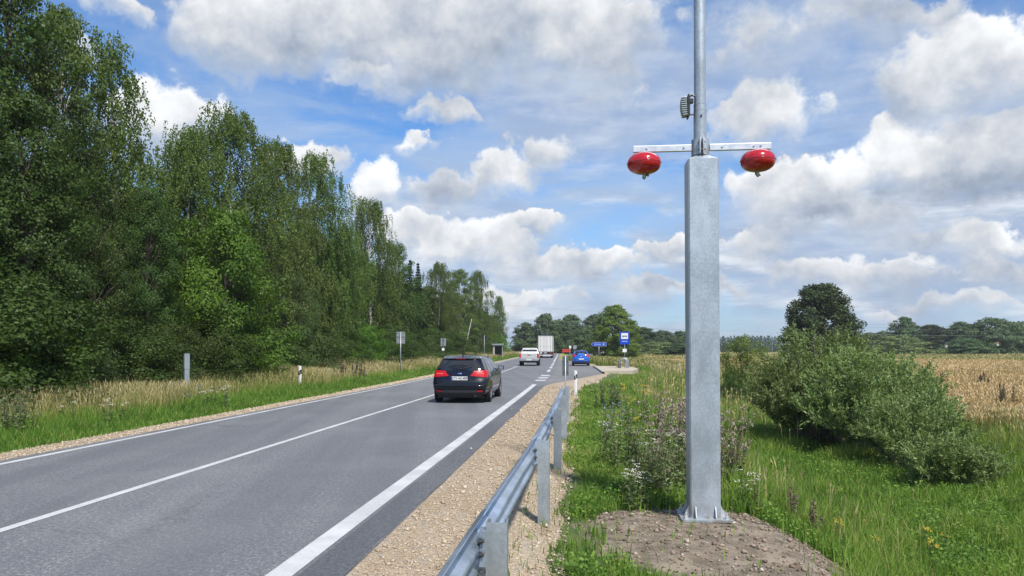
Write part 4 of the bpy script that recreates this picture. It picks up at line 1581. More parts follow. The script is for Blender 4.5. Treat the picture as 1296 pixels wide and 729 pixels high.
# ------------------------------------------------------------------ wild flowers and weeds
def weed(name, label, X, Y, H, kind, stems, spread, cat='plant', group=None, seed=0):
    r = np.random.default_rng(seed + int(X * 100) % 97)
    z0 = float(surface_z(np.array([X]), np.array([Y]))[0])
    Cs, As, Ls, Ws, Ts = [], [], [], [], []
    Fc, Fa, Fl, Fw, Ft = [], [], [], [], []
    paths = []
    for i in range(stems):
        a = r.uniform(0, 6.28)
        rr = spread * math.sqrt(r.random())
        b = np.array([math.cos(a) * rr, math.sin(a) * rr, float(surface_z(np.array([X + math.cos(a) * rr]), np.array([Y + math.sin(a) * rr]))[0]) - z0])
        h = H * r.uniform(.65, 1.08)
        lean = r.normal(0, .08, 2) * h
        t = np.linspace(0, 1, 4)
        pth = b + np.stack([lean[0] * t ** 2, lean[1] * t ** 2, h * t], 1)
        paths.append((pth, .0075 * (1 - t * .6)))
        m = {'mugwort': 62, 'thistle': 44, 'yarrow': 46, 'ragwort': 50, 'dock': 26, 'bellflower': 40}[kind]
        q = r.uniform(.05, .92, m)
        C = np.stack([np.interp(q, t, pth[:, k]) for k in range(3)], 1)
        d = r.normal(0, 1, (m, 3))
        d[:, 2] = np.abs(d[:, 2]) * .4
        d = unit(d)
        ll = {'mugwort': .085, 'thistle': .11, 'yarrow': .08, 'ragwort': .09, 'dock': .12, 'bellflower': .07}[kind] * r.uniform(.6, 1.3, m) * (1.25 - q)
        Cs.append(C + d * (ll * .6)[:, None] + r.normal(0, .02, (m, 3)))
        As.append(d)
        Ls.append(ll)
        Ws.append(ll * .38)
        base_t = {'mugwort': .36, 'thistle': .30, 'yarrow': .28, 'ragwort': .26, 'dock': .36, 'bellflower': .24}[kind]
        Ts.append(np.clip(base_t + r.normal(0, .10, m), 0, .5))
        top = pth[-1]
        if kind == 'yarrow':
            for _ in range(3):
                c = top + r.normal(0, .05, 3) * np.array([1, 1, .5])
                k = 10
                pp = c + np.stack([r.normal(0, .024, k), r.normal(0, .024, k), r.normal(0, .006, k)], 1)
                Fc.append(pp); Fa.append(r.normal(0, 1, (k, 3)) * np.array([1, 1, .1])); Fl.append(np.full(k, .018)); Fw.append(np.full(k, .017)); Ft.append(np.full(k, .85) + r.normal(0, .015, k))
        elif kind in ('thistle', 'mugwort'):
            nh = 9 if kind == 'thistle' else 5
            for _ in range(nh):
                c = top - np.array([0, 0, r.uniform(0, .38) * h]) + r.normal(0, .07, 3)
                k = 16 if kind == 'thistle' else 10
                Fc.append(c + r.normal(0, .017, (k, 3))); Fa.append(r.normal(0, 1, (k, 3)) + np.array([0, 0, .8])); Fl.append(np.full(k, .042)); Fw.append(np.full(k, .016))
                Ft.append(np.clip((.68 if kind == 'thistle' else .47) + r.normal(0, .05, k), 0, .78))
        elif kind == 'ragwort':
            for _ in range(5):
                c = top + r.normal(0, .055, 3) * np.array([1, 1, .5])
                k = 9
                Fc.append(c + r.normal(0, .011, (k, 3))); Fa.append(r.normal(0, 1, (k, 3))); Fl.append(np.full(k, .03)); Fw.append(np.full(k, .018)); Ft.append(np.full(k, .935))
        elif kind == 'dock':
            k = 150
            q = r.uniform(.45, 1.0, k)
            C = np.stack([np.interp(q, t, pth[:, j]) for j in range(3)], 1)
            Fc.append(C + r.normal(0, .026, (k, 3)) * (1.3 - q)[:, None] * 1.6); Fa.append(r.normal(0, 1, (k, 3))); Fl.append(np.full(k, .03)); Fw.append(np.full(k, .02)); Ft.append(np.clip(.56 + r.normal(0, .025, k), .5, .62))
        else:
            for _ in range(8):
                c = top - np.array([0, 0, r.uniform(0, .4) * h]) + r.normal(0, .03, 3)
                k = 3
                Fc.append(c + r.normal(0, .012, (k, 3))); Fa.append(r.normal(0, 1, (k, 3))); Fl.append(np.full(k, .034)); Fw.append(np.full(k, .024)); Ft.append(np.full(k, 1.0))
    sc = max(1.0, Y / 11.0) ** .5
    C, Ax = np.concatenate(Cs), np.concatenate(As)
    e = empty(name, (X, Y, z0), 0, label, cat, group)
    me = leaf_mesh('foliage', C, Ax, r.normal(0, 1, C.shape) + np.array([0, 0, .7]), np.concatenate(Ls) * sc, np.concatenate(Ws) * sc, np.clip(np.concatenate(Ts), .12, 1), M['weed'])
    st = tubes_mesh('stems', [(p_, r_ * sc) for p_, r_ in paths], M['weed'], 4)
    bm = bmesh.new()
    bm.from_mesh(me)
    bm.from_mesh(st)
    bm.to_mesh(me)
    bm.free()
    bpy.data.meshes.remove(st)
    link('foliage', me, None, e)
    C, Ax = np.concatenate(Fc), np.concatenate(Fa)
    me = leaf_mesh('blossoms', C, Ax, r.normal(0, .5, C.shape) + np.array([0, 0, 1.0]), np.concatenate(Fl) * sc, np.concatenate(Fw) * sc, np.concatenate(Ft), M['weed'])
    link('blossoms', me, None, e)
    return e


M['weed_stem'] = mat_plain('weed_stem', (.13, .12, .06), .8, 0, .3, 6)
WG = 'tall weeds beside the steel pillar'
weeds = [  # px, py of foot, distance, height, kind, stems, spread, label
    ('thistle_plant', 868, 11.6, 1.45, 'thistle', 16, .42, 'tall faded thistle with pinkish heads directly left of the steel pillar'),
    ('thistle_plant', 852, 13.2, 1.35, 'thistle', 12, .45, 'faded thistle clump farther back left of the steel pillar'),
    ('thistle_plant', 918, 11.8, 1.25, 'thistle', 10, .30, 'thistle with brown heads peeking out right of the steel pillar'),
    ('mugwort_plant', 836, 10.6, .75, 'mugwort', 24, .45, 'dark bushy mugwort low in front of the thistles by the pillar'),
    ('mugwort_plant', 800, 12.6, .95, 'mugwort', 14, .40, 'loose mugwort on the mown grass side of the thistles'),
    ('yarrow_plant', 800, 9.6, .55, 'yarrow', 9, .32, 'white flowering yarrow at the back edge of the bare mound'),
    ('yarrow_plant', 838, 11.2, .85, 'yarrow', 16, .40, 'tall white yarrow among the mugwort left of the pillar'),
    ('yarrow_plant', 776, 13.5, .75, 'yarrow', 9, .40, 'sparse white yarrow in the mown grass behind the mound'),
    ('yarrow_plant', 945, 9.9, .50, 'yarrow', 6, .18, 'little white yarrow just right of the pillar foot'),
    ('dock_plant', 927, 11.0, 1.05, 'dock', 3, .08, 'single red-brown dock stalk right of the steel pillar'),
    ('dock_plant', 908, 10.8, .95, 'dock', 3, .10, 'dark dock stalks close against the right side of the pillar'),
    ('ragwort_plant', 806, 19.0, 1.1, 'ragwort', 6, .30, 'yellow flowering ragwort beyond the mugwort'),
    ('ragwort_plant', 822, 16.0, .8, 'ragwort', 4, .30, 'second yellow ragwort nearer the thistles'),
    ('bellflower_plant', 779, 16.0, .95, 'bellflower', 6, .25, 'blue-grey flowering plant standing in the mown grass'),
    ('mugwort_plant', 770, 25.0, .85, 'mugwort', 14, .42, 'dark round weed clump alone on the mown grass behind the marker post'),
    ('ragwort_plant', 1152, 11.6, .32, 'ragwort', 4, .60, 'yellow flowers scattered in the ditch below the smallest willow bush'),
    ('ragwort_plant', 1090, 10.6, .30, 'ragwort', 3, .50, 'yellow flowers in the ditch right of the bare mound'),
    ('dock_plant', 1018, 10.2, .55, 'dock', 6, .25, 'brown dock at the edge of the bare mound, ditch side'),
]
for i, (nm, px, Y, H, kind, stems, spread, lab) in enumerate(weeds):
    X = (px - 648) / F * Y
    weed(nm, lab, X, Y, H, kind, stems, spread, 'weed', WG, i * 13)
lw = [
    ('bellflower_plant', 232, 22.5, .75, 'bellflower', 9, .6, 'blue flowering weeds in the verge below the grey box post'),
    ('yarrow_plant', 272, 22.0, .6, 'yarrow', 9, .8, 'white yarrow in the verge right of the grey box post'),
    ('yarrow_plant', 112, 16.8, .55, 'yarrow', 6, .7, 'white yarrow in the near part of the far verge'),
    ('mugwort_plant', 12, 15.2, .95, 'mugwort', 22, .5, 'dark weed clump in the verge at the left border'),
    ('mugwort_plant', 76, 20.5, 1.1, 'mugwort', 6, .25, 'tall leafy weed sticking out of the blond grass'),
    ('dock_plant', 446, 39.0, .95, 'dock', 12, .9, 'dark brown dock stalks in the blond grass right of the far marker post'),
]
for i, (nm, px, Y, H, kind, stems, spread, lab) in enumerate(lw):
    X = (px - 648) / F * Y
    weed(nm, lab, X, Y, H, kind, stems, spread, 'weed', 'tall weeds in the far verge', 500 + i * 13)
# docks standing in the ripe grain
for i, (px, py, H) in enumerate(((1187, 497, 1.0), (1275, 520, 1.1), (1245, 492, .9), (1140, 480, .9))):
    Y = 2.25 * F / (py - 440) * 1.02
    X = (px - 648) / F * Y
    weed('dock_plant', ['brown dock stalks in the grain left of the greenish weeds', 'dark dock stalk standing in the grain nearest the right border', 'greenish brown weeds in the middle of the grain field',
                        'small dock stalks in the grain just behind the willow bushes'][i], X, Y, H, 'dock', 5, .3, 'weed', 'weeds in the grain', 900 + i)

# ------------------------------------------------------------------ steel pillar, mast, cross arm, red vessels
HD = math.atan(TAN)                                     # the road's heading here
PILX, PILY = 2.305, 8.95
PZ = -.292


def rotz(a):
    return Matrix.Rotation(a, 4, 'Z')


def pillar():
    e = empty('steel_pillar', (PILX, PILY, PZ), -HD, 'tall square galvanised steel pillar bolted to the bare mound by the road', 'pillar')
    e.rotation_euler.y = -.006
    H = 4.28
    w = .178
    mb = MB()
    def sq(z, k, ch=.018):
        a = k
        return [(a - ch, -a, z), (a, -a + ch, z), (a, a - ch, z), (a - ch, a, z), (-a + ch, a, z), (-a, a - ch, z), (-a, -a + ch, z), (-a + ch, -a, z)]
    prof = [(.03, w + .001), (H - .0, w), (H + .012, w - .012), (H + .055, .098), (H + .064, .088)]
    vs, fs = [], []
    for z, k in prof:
        vs += sq(z, k, .018 if k > .15 else .03)
    for i in range(len(prof) - 1):
        for k in range(8):
            fs.append((i * 8 + k, i * 8 + (k + 1) % 8, (i + 1) * 8 + (k + 1) % 8, (i + 1) * 8 + k))
    fs.append(tuple(range(8)))
    fs.append(tuple(reversed(range((len(prof) - 1) * 8, len(prof) * 8))))
    mb.add(vs, fs)
    mb.build('shaft', M['galv'], e, autosmooth=30)
    mb = MB()
    mb.box((0, 0, .015), (.58, .58, .032), .004)
    bp = mb.build('base_plate', M['galv'], e)
    # stiffening ribs
    for (x, y, r) in ((0, -1, 0), (0, 1, 0), (-1, 0, 1), (1, 0, 1)):
        for o_ in (-.115, .115):
            mb = MB()
            poly = [(0, .032), (.058, .032), (.058, .05), (.012, .16), (0, .16)]
            vs = []
            for t in (-.005, .005):
                for a, z in poly:
                    d = w + .002 + a
                    vs.append(((o_ + t) if not r else x * d, y * d if not r else (o_ + t), z))
            n = len(poly)
            fs = [tuple(range(n)), tuple(reversed(range(n, 2 * n)))] + [(i, n + i, n + (i + 1) % n, (i + 1) % n) for i in range(n)]
            mb.add(vs, fs)
            mb.build('rib', M['alu'], e)
    for x in (-.235, 0, .235):
        for y in (-.235, 0, .235):
            if x == 0 and y == 0:
                continue
            if abs(x) < .1 or abs(y) < .1:
                continue
            mb = MB()
            mb.lathe([(0, .031), (.030, .031), (.030, .036), (.024, .037), (.024, .060), (.013, .061), (.013, .105), (0, .106)], 6, Matrix.Translation((x, y, 0)))
            mb.build('anchor_bolt', M['alu'], e)
    return e, H


pillar_e, PH = pillar()


def mast():
    z0 = PZ + PH + .066
    x0 = PILX - .006 * PH - .012
    e = empty('round_mast', (x0, PILY, z0), -HD, 'slim round galvanised mast rising from the pillar top out of the picture', 'mast')
    e.rotation_euler.y = -.004
    mb = MB()
    prof = [(.0, -.004), (.076, -.004), (.076, .54), (.0775, .541), (.0775, .546), (.074, .547), (.074, .615), (.076, .616), (.076, .622), (.0705, .624), (.066, 3.4), (0, 3.4)]
    mb.lathe(prof, 40)
    mb.build('tube', M['galv'], e, autosmooth=40)
    mb = MB()
    mb.lathe([(.0, 0), (.012, 0), (.012, .012), (0, .014)], 12, Matrix.Translation((0.004, -.0755, .47)) @ Matrix.Rotation(R(90), 4, 'X'))
    mb.build('cover_screw', M['dark_metal'], e)
    # split clamp that grips the cross arm
    mb = MB()
    for s_ in (-1, 1):
        arc = [(math.cos(t) * r_, math.sin(t) * r_) for r_, ts in ((.084, np.linspace(-1.48, 1.48, 18)), (.104, np.linspace(1.48, -1.48, 18))) for t in ts]
        arc = [(s_ * x, y) for x, y in arc]
        if s_ < 0:
            arc = arc[::-1]
        mb.prism(arc, .004, .195)
        mb.box((s_ * .020, -.118, .10), (.016, .050, .185), .003)
    mb.build('clamp', M['galv'], e, autosmooth=40)
    for z in (.055, .145):
        mb = MB()
        mb.tube([(-.045, -.124, z), (.045, -.124, z)], .009, 8)
        mb.build('clamp_bolt', M['dark_metal'], e)
    return e, z0, x0


mast_e, MZ, MXX = mast()

# cross arm with its hangers: one flat pale bar on either side, a red vessel under each end
AZ = MZ + .098
e = empty('cross_arm', (MXX, PILY, AZ), -HD, 'pale horizontal bar clamped across the mast above the pillar', 'cross arm')
for s_, L in ((-1, .80), (1, .825)):
    mb = MB()
    mb.box((s_ * (.1065 + (L - .1065) / 2), -.02, 0), (L - .1065, .05, .075), .004)
    b = mb.build('bar', M['alu'], e)
    for q in ((.25, .62, .70) if s_ > 0 else (.20, .64)):
        mb = MB()
        mb.lathe([(0, 0), (.011, 0), (.011, .008), (0, .010)], 10, Matrix.Translation((s_ * q, -.0455, 0)) @ Matrix.Rotation(R(90), 4, 'X'))
        mb.build('bolt', M['galv'], b)


def vessel(name, lx, label, yaw):
    p = rotz(-HD) @ Vector((lx, -.02, 0)) + Vector((MXX, PILY, AZ - .0375))
    e = empty(name, p, yaw, label, 'gas vessel', 'red vessels hanging from the cross arm')
    a, b = .205, .128
    prof = []
    for t in np.linspace(-90, 90, 31):
        c, s_ = math.cos(R(t)), math.sin(R(t))
        prof.append((a * abs(c) ** .86, -.135 + b * math.copysign(abs(s_) ** .93, s_)))
    mb = MB()
    mb.lathe(prof, 56)
    mb.build('shell', M['red'], e, True)
    mb = MB()
    mb.lathe([(.206, -.141), (.2095, -.138), (.2095, -.132), (.206, -.129)], 56)
    mb.build('seam', M['red'], e, True)
    mb = MB()
    mb.lathe([(0, -.002), (.05, -.002), (.05, -.012), (.02, -.013)], 20)
    mb.build('hanger', M['galv'], e, True)
    v = MB()
    v.lathe([(0, -.256), (.034, -.258), (.034, -.268), (.018, -.270), (.018, -.292), (.023, -.293), (.023, -.315), (.012, -.317), (.012, -.327), (0, -.327)], 14)
    v.tube([(.015, 0, -.28), (.05, -.01, -.276)], .010, 8)
    v.tube([(.048, -.01, -.288), (.048, -.01, -.262)], .014, 8)
    v.tube([(-.012, -.01, -.30), (-.030, -.016, -.312)], .007, 6)
    v.build('valve', M['brass'], e, autosmooth=40)
    return e


vessel('red_vessel', -.668, 'glossy red flattened gas vessel under the left end of the cross arm', .3)
vessel('red_vessel', .672, 'glossy red flattened gas vessel under the right end of the cross arm', 1.9)

# finned flood light on the left side of the mast
fz = MZ + .472
e = empty('finned_lamp', (MXX - .10, PILY - .01, fz), -HD, 'small grey finned lamp housing fixed to the left side of the mast', 'lamp')
mb = MB()
mb.box((-.048, 0, .125), (.020, .15, .27), .006)
mb.build('back_plate', M['dark_metal'], e)
mb = MB()
for k in range(9):
    z = .022 + k * .0255
    d = .052 + .016 * math.sin(math.pi * (k + .6) / 9.2)
    mb.box((-.060 - d / 2, 0, z), (d, .14, .012), .003, Matrix.Translation((0, 0, 0)) @ Matrix.Rotation(R(-4), 4, 'Y'))
mb.box((-.078, 0, .125), (.045, .10, .225), .008)
mb.build('fins', M['sign_back'], e)
mb = MB()
mb.tube([(-.038, 0, .245), (.0, 0, .262), (.034, .0, .25)], .012, 8)
mb.tube([(-.038, 0, .03), (.034, 0, .03)], .010, 8)
mb.box((-.012, -.01, .19), (.05, .05, .06), .008)
mb.box((-.030, 0, .137), (.014, .03, .235), .003)
mb.build('bracket', M['dark_metal'], e)

# ------------------------------------------------------------------ guard rail
RS = -.60                                              # posts stand near this line


def rail_s(Y):
    return RS + float(np.interp(Y, [0, 4.46, 8.4, 12.2, 15.4, 19.5, 25], [.03, .075, .14, .155, .155, .13, .09]))


RTOP = .72


def guardrail():
    e = empty('guardrail', (0, 0, 0), 0, 'galvanised steel guardrail with corrugated beam and posts along the gravel shoulder', 'guardrail')
    prof = [(.016, .0), (.030, -.018), (.040, -.030), (.078, -.050), (.083, -.062), (.083, -.082), (.078, -.094), (.016, -.132), (.010, -.142), (.010, -.168), (.016, -.178),
            (.078, -.216), (.083, -.228), (.083, -.248), (.078, -.260), (.040, -.280), (.030, -.292), (.016, -.310)]
    ox = -.092
    def seg(y0, y1, dx=0.0):
        mb = MB()
        Ys = np.linspace(y0, y1, max(3, int((y1 - y0) / 1.0) + 1))
        vs, fs = [], []
        for Y in Ys:
            flare = .0
            for d, z in prof:
                vs.append((float(road_x(rail_s(Y) + ox - d - flare + dx, Y)), Y, RTOP - .010 + z))
        n = len(prof)
        for i in range(len(Ys) - 1):
            for k in range(n - 1):
                fs.append((i * n + k, i * n + k + 1, (i + 1) * n + k + 1, (i + 1) * n + k))
        mb.add(vs, fs)
        o = mb.build('beam', M['galv_rail'], e, autosmooth=50)
        so = o.modifiers.new('thickness', 'SOLIDIFY')
        so.thickness = .004
        so.offset = 0
        return o
    cuts = [-1.5, 4.62, 8.62, 12.62, 16.4, 20.5]
    for i in range(len(cuts) - 1):
        seg(cuts[i], cuts[i + 1] + (.32 if i < len(cuts) - 2 else 0), .0046 * (i % 2))
    posts = [.5, 4.46, 8.36, 12.2, 16.0, 19.8]
    for Y in posts:
        s0 = rail_s(Y)
        xb = float(road_x(s0, Y))
        zb = float(ground_at_x(xb, Y)) - .35
        mb = MB()
        # rolled sigma-like channel, open towards the oncoming lane
        w, d, t = .063, .055, .005
        poly = [(-w, -d), (-w + .0, -d), (w, -d), (w, d), (w - .022, d), (w - .022, d - t), (w - t, d - t), (w - t, -d + t), (-w + t, -d + t), (-w + t, d - t), (-w + .022, d - t), (-w + .022, d), (-w, d)]
        poly = poly[1:]
        M_ = Matrix.Translation((xb, Y, 0)) @ rotz(-HD + random.uniform(-.03, .03))
        ztop = RTOP + random.uniform(-.012, .012)
        bm_ = MB()
        bm_.prism(poly, zb, ztop, M_)
        po = bm_.build('post', M['galv_post'], e, autosmooth=35)
        mb = MB()
        mb.box((-.082, -.01, RTOP - .165), (.040, .10, .22), .004, M_)
        mb.build('spacer', M['galv_rail'], po)
        for dy in ((-.17, -.08, .06, .15) if Y < 14 else (-.1, .1)):
            for z in (-.115, -.195):
                b = MB()
                Mb = Matrix.Translation((float(road_x(rail_s(Y + dy + .10) - .096, Y + dy + .10)), Y + dy + .10, RTOP + z)) @ rotz(-HD) @ Matrix.Rotation(R(90), 4, 'Y')
                b.lathe([(0, -.004), (.019, -.004), (.019, .012), (.010, .013), (.010, .026), (0, .027)], 8, Mb)
                b.build('bolt', M['dark_metal'], po)
    return e


guardrail()


# ------------------------------------------------------------------ marker posts, signs, cabinets
def marker_post(px, Y, label, band):
    X = (px - 648) / F * Y
    zb = float(ground_at_x(X, Y))
    e = empty('marker_post', (X, Y, zb), -HD, label, 'marker post', 'white roadside marker posts')
    mb = MB()
    sec = [(-.060, -.03), (-.02, -.045), (.02, -.045), (.060, -.03), (.045, .035), (-.045, .035)]
    H = 1.06
    n = len(sec)
    vs = [(x, y, -.2) for x, y in sec] + [(x, y, H - (.045 if x > 0 else 0)) for x, y in sec]
    mb.add(vs, [tuple(reversed(range(n))), tuple(range(n, 2 * n))] + [(i, (i + 1) % n, n + (i + 1) % n, n + i) for i in range(n)])
    mb.build('post', M['white'], e)
    mb = MB()
    sec2 = [(x * 1.06, y * 1.08) for x, y in sec]
    vs = [(x, y, .66 + (.06 if x > 0 else 0)) for x, y in sec2] + [(x, y, .86 + (.06 if x > 0 else 0) - .03) for x, y in sec2]
    mb.add(vs, [tuple(reversed(range(n))), tuple(range(n, 2 * n))] + [(i, (i + 1) % n, n + (i + 1) % n, n + i) for i in range(n)])
    mb.build('black_band', M['black'], e)
    mb = MB()
    mb.box((0, -.0505, .775), (.032, .006, .10 if band else .05), .002)
    mb.build('reflector', M['alu'] if band else M['light_clear'], e)


marker_post(380, 30.5, 'white marker post with black band in the far verge left of the black car', False)
marker_post(728.7, 31.0, 'white marker post with black band on the grass beyond the guardrail end', True)


def box_post():
    Y = 24.6
    X = (236 - 648) / F * Y
    zb = float(ground_at_x(X, Y))
    e = empty('box_post', (X, Y, zb), R(38), 'grey metal box post standing alone in the tall blond grass of the far verge', 'post')
    top = 1.75 - 8 * Y / F - zb
    mb = MB()
    mb.box((0, 0, (top - .50) / 2 - .1), (.155, .155, top - .50 + .2), .006)
    mb.build('lower_box', M['sign_back'], e)
    mb = MB()
    mb.box((0, 0, top - .25), (.170, .170, .50), .006)
    mb.build('upper_box', M['sign_back'], e)
    mb = MB()
    mb.box((0, 0, top + .006), (.182, .182, .012), .003)
    mb.build('lid', M['galv_post'], e)


box_post()


def sign(name, px, Y, plates, label, cat='road sign', pole_r=.030, pole_top=None, mat=None, yaw=0.0, cat_group=None):
    """plates: (centre x offset m, photo y top, photo y bottom, width m, material, shape)"""
    X = (px - 648) / F * Y
    zb = float(ground_at_x(X, Y))
    e = empty(name, (X, Y, zb), -heading(Y) + yaw, label, cat, cat_group)
    ytop = min(p[1] for p in plates) if pole_top is None else pole_top
    zt = EYE + (440 - ytop) / F * Y - zb
    mb = MB()
    mb.tube([(0, 0, -.3), (0, 0, zt)], pole_r, 12)
    mb.build('pole', mat or M['pole'], e, True)
    for ox, y0, y1, w, m, shape in plates:
        z1, z0 = EYE + (440 - y0) / F * Y - zb, EYE + (440 - y1) / F * Y - zb
        mb = MB()
        side = -1 if shape.endswith('f') else 1         # in front of the pole or behind it
        yy = side * (pole_r + .014)
        if shape.startswith('disc'):
            r = (z1 - z0) / 2
            mb.lathe([(0, -.006), (r, -.006), (r, .006), (0, .006)], 28, Matrix.Translation((ox, yy, (z0 + z1) / 2)) @ Matrix.Rotation(R(90), 4, 'X'))
        elif shape.startswith('tri'):
            mb.prism([(-w / 2, -(z1 - z0) / 2), (w / 2, -(z1 - z0) / 2), (0, (z1 - z0) / 2)], -.006, .006, Matrix.Translation((ox, yy, (z0 + z1) / 2)) @ Matrix.Rotation(R(90), 4, 'X'))
        else:
            mb.box((ox, yy, (z0 + z1) / 2), (w, .014, z1 - z0), .004)
            if side > 0:
                for q in (.22, .78):
                    mb.box((ox, yy - .016, z0 + (z1 - z0) * q), (w * .92, .016, .03), .003)
        mb.build('sign_plate', m, e)
    return e


sign('road_sign', 507, depth_at(507, -11.6), [(0, 420, 427.2, .56, M['sign_back'], 'rect'), (0, 427.8, 435, .56, M['sign_back'], 'rect')], 'two grey square sign backs, one above the other, on one pole in the far verge')
sign('road_sign', 561, depth_at(561, -11.6), [(0, 428, 438, .46, M['sign_back'], 'rect'), (0, 440.2, 444, .24, M['white'], 'discf')], 'narrow grey back of a sign plate with a small round white plate below', pole_r=.035, mat=M['dark_back'])
sign('road_sign', 613, depth_at(613, -11.4), [(0, 424, 430.2, .55, M['dark_back'], 'disc'), (0, 429.6, 433, .42, M['dark_back'], 'rect')], 'dark-backed round sign on a grey pole right of the black car roof')
# hazard plate at the guardrail's far end, seen from behind
Yh = 22.5
e = sign('hazard_plate', 715.6, Yh, [(0, 451, 475.5, .19, M['plate_back'], 'rect')], 'tall narrow grey back of a hazard plate on a pole at the guardrail end', pole_r=.020, pole_top=450, mat=M['galv'])


def shelter():
    Y = depth_at(630, -12.0)
    X = (630 - 648) / F * Y
    zb = float(ground_at_x(X, Y))
    e = empty('bus_shelter', (X, Y, zb), -heading(Y), 'small grey roadside shelter with a flat roof far along the left verge', 'shelter')
    mb = MB()
    mb.box((0, 0, 2.35), (1.9, 1.3, .26), .03)
    mb.build('roof', M['sign_back'], e)
    for x, w in ((-.62, .30), (.80, .10)):
        mb = MB()
        mb.box((x, -.4, 1.06), (w, .12, 2.32), .01)
        mb.build('support', M['concrete'], e)
    mb = MB()
    mb.box((.1, .5, 1.3), (1.5, .08, 1.6), .01)
    mb.build('back_panel', M['dark_back'], e)
    mb = MB()
    mb.box((.1, .2, .45), (1.3, .35, .07), .01)
    mb.build('bench', M['concrete'], e)


shelter()


def bus_stop():
    Y = 60.0
    X = (790.5 - 648) / F * Y
    zb = .12
    e = empty('bus_stop_sign', (X, Y, zb), -heading(Y) - .05, 'blue bus stop sign with white pictogram on a pole at the pavement', 'bus stop sign')
    Z = lambda py: EYE + (440 - py) / F * Y - zb
    mb = MB()
    mb.tube([(0, 0, 0), (0, 0, Z(421))], .034, 12)
    mb.build('pole', M['pole'], e, True)
    w = .80
    mb = MB()
    mb.box((0, -.055, (Z(420) + Z(436)) / 2), (w, .03, Z(420) - Z(436)), .02)
    b = mb.build('blue_board', M['sign_blue'], e)
    mb = MB()
    za, zc = Z(421.6), Z(429.0)
    mb.box((0, -.073, (za + zc) / 2), (.54, .004, za - zc), 0)
    wp = mb.build('white_field', M['white'], b)
    # bus pictogram
    zm = (za + zc) / 2 - .01
    mb = MB()
    mb.box((0, -.078, zm), (.42, .004, .10), 0)
    mb.lathe([(0, -.002), (.032, -.002), (.032, .002), (0, .002)], 14, Matrix.Translation((-.12, -.078, zm - .07)) @ Matrix.Rotation(R(90), 4, 'X'))
    mb.lathe([(0, -.002), (.032, -.002), (.032, .002), (0, .002)], 14, Matrix.Translation((.13, -.078, zm - .07)) @ Matrix.Rotation(R(90), 4, 'X'))
    mb.build('bus_pictogram', mat_plain('pictogram_green', (.16, .22, .20), .5), wp)
    mb = MB()
    mb.box((0, -.073, Z(432.0)), (.46, .004, .055), 0)
    mb.build('name_strip', mat_plain('pale_blue_strip', (.35, .52, .80), .5), b)
    mb = MB()
    mb.box((0, -.05, Z(443.7)), (.33, .02, .26), .008)
    mb.build('timetable', M['white'], e)
    mb = MB()
    for k, q in enumerate((.07, .02, -.03, -.08)):
        mb.box((-.01, -.0625, Z(443.7) + q), (.24 - .03 * (k % 2), .003, .012), 0)
    return e


bus_stop()


def hoop():
    Y = 59.2
    for k, (px, lab) in enumerate(((788.5, 'grey arched bicycle hoop nearest the road at the foot of the bus stop sign'), (790.6, 'second grey arched bicycle hoop, just behind the front one by the bus stop sign'))):
        X = (px - 648) / F * Y
        e = empty('bicycle_hoop', (X, Y, .12), -.25 + .1 * k, lab, 'bicycle rack', 'bicycle hoops at the bus stop')
        pts = [(-.31, 0, 0), (-.31, 0, .48)] + [(-.31 * math.cos(t), 0, .48 + .31 * math.sin(t)) for t in np.linspace(.25, math.pi - .25, 9)] + [(.31, 0, .48), (.31, 0, 0)]
        mb = MB()
        mb.tube(pts, .040, 10)
        mb.build('arch', M['galv_post'], e, True)
        mb = MB()
        mb.box((.26, .0, .31), (.10, .05, .55), .01)
        mb.build('plate_panel', M['sign_back'], e)
        Y += .8
    Y = 59.6
    X = (783.5 - 648) / F * Y
    e = empty('litter_bin', (X, Y, .12), 0, 'slim dark bin post beside the bicycle hoops', 'bin')
    mb = MB()
    mb.lathe([(0, 0), (.10, 0), (.12, .5), (.13, .52), (.13, .56), (0, .60)], 16)
    mb.build('body', M['dark_metal'], e, True)
    mb = MB()
    mb.lathe([(.131, .44), (.136, .44), (.136, .49), (.131, .49)], 16)
    mb.build('rim', M['pole'], e, True)


hoop()


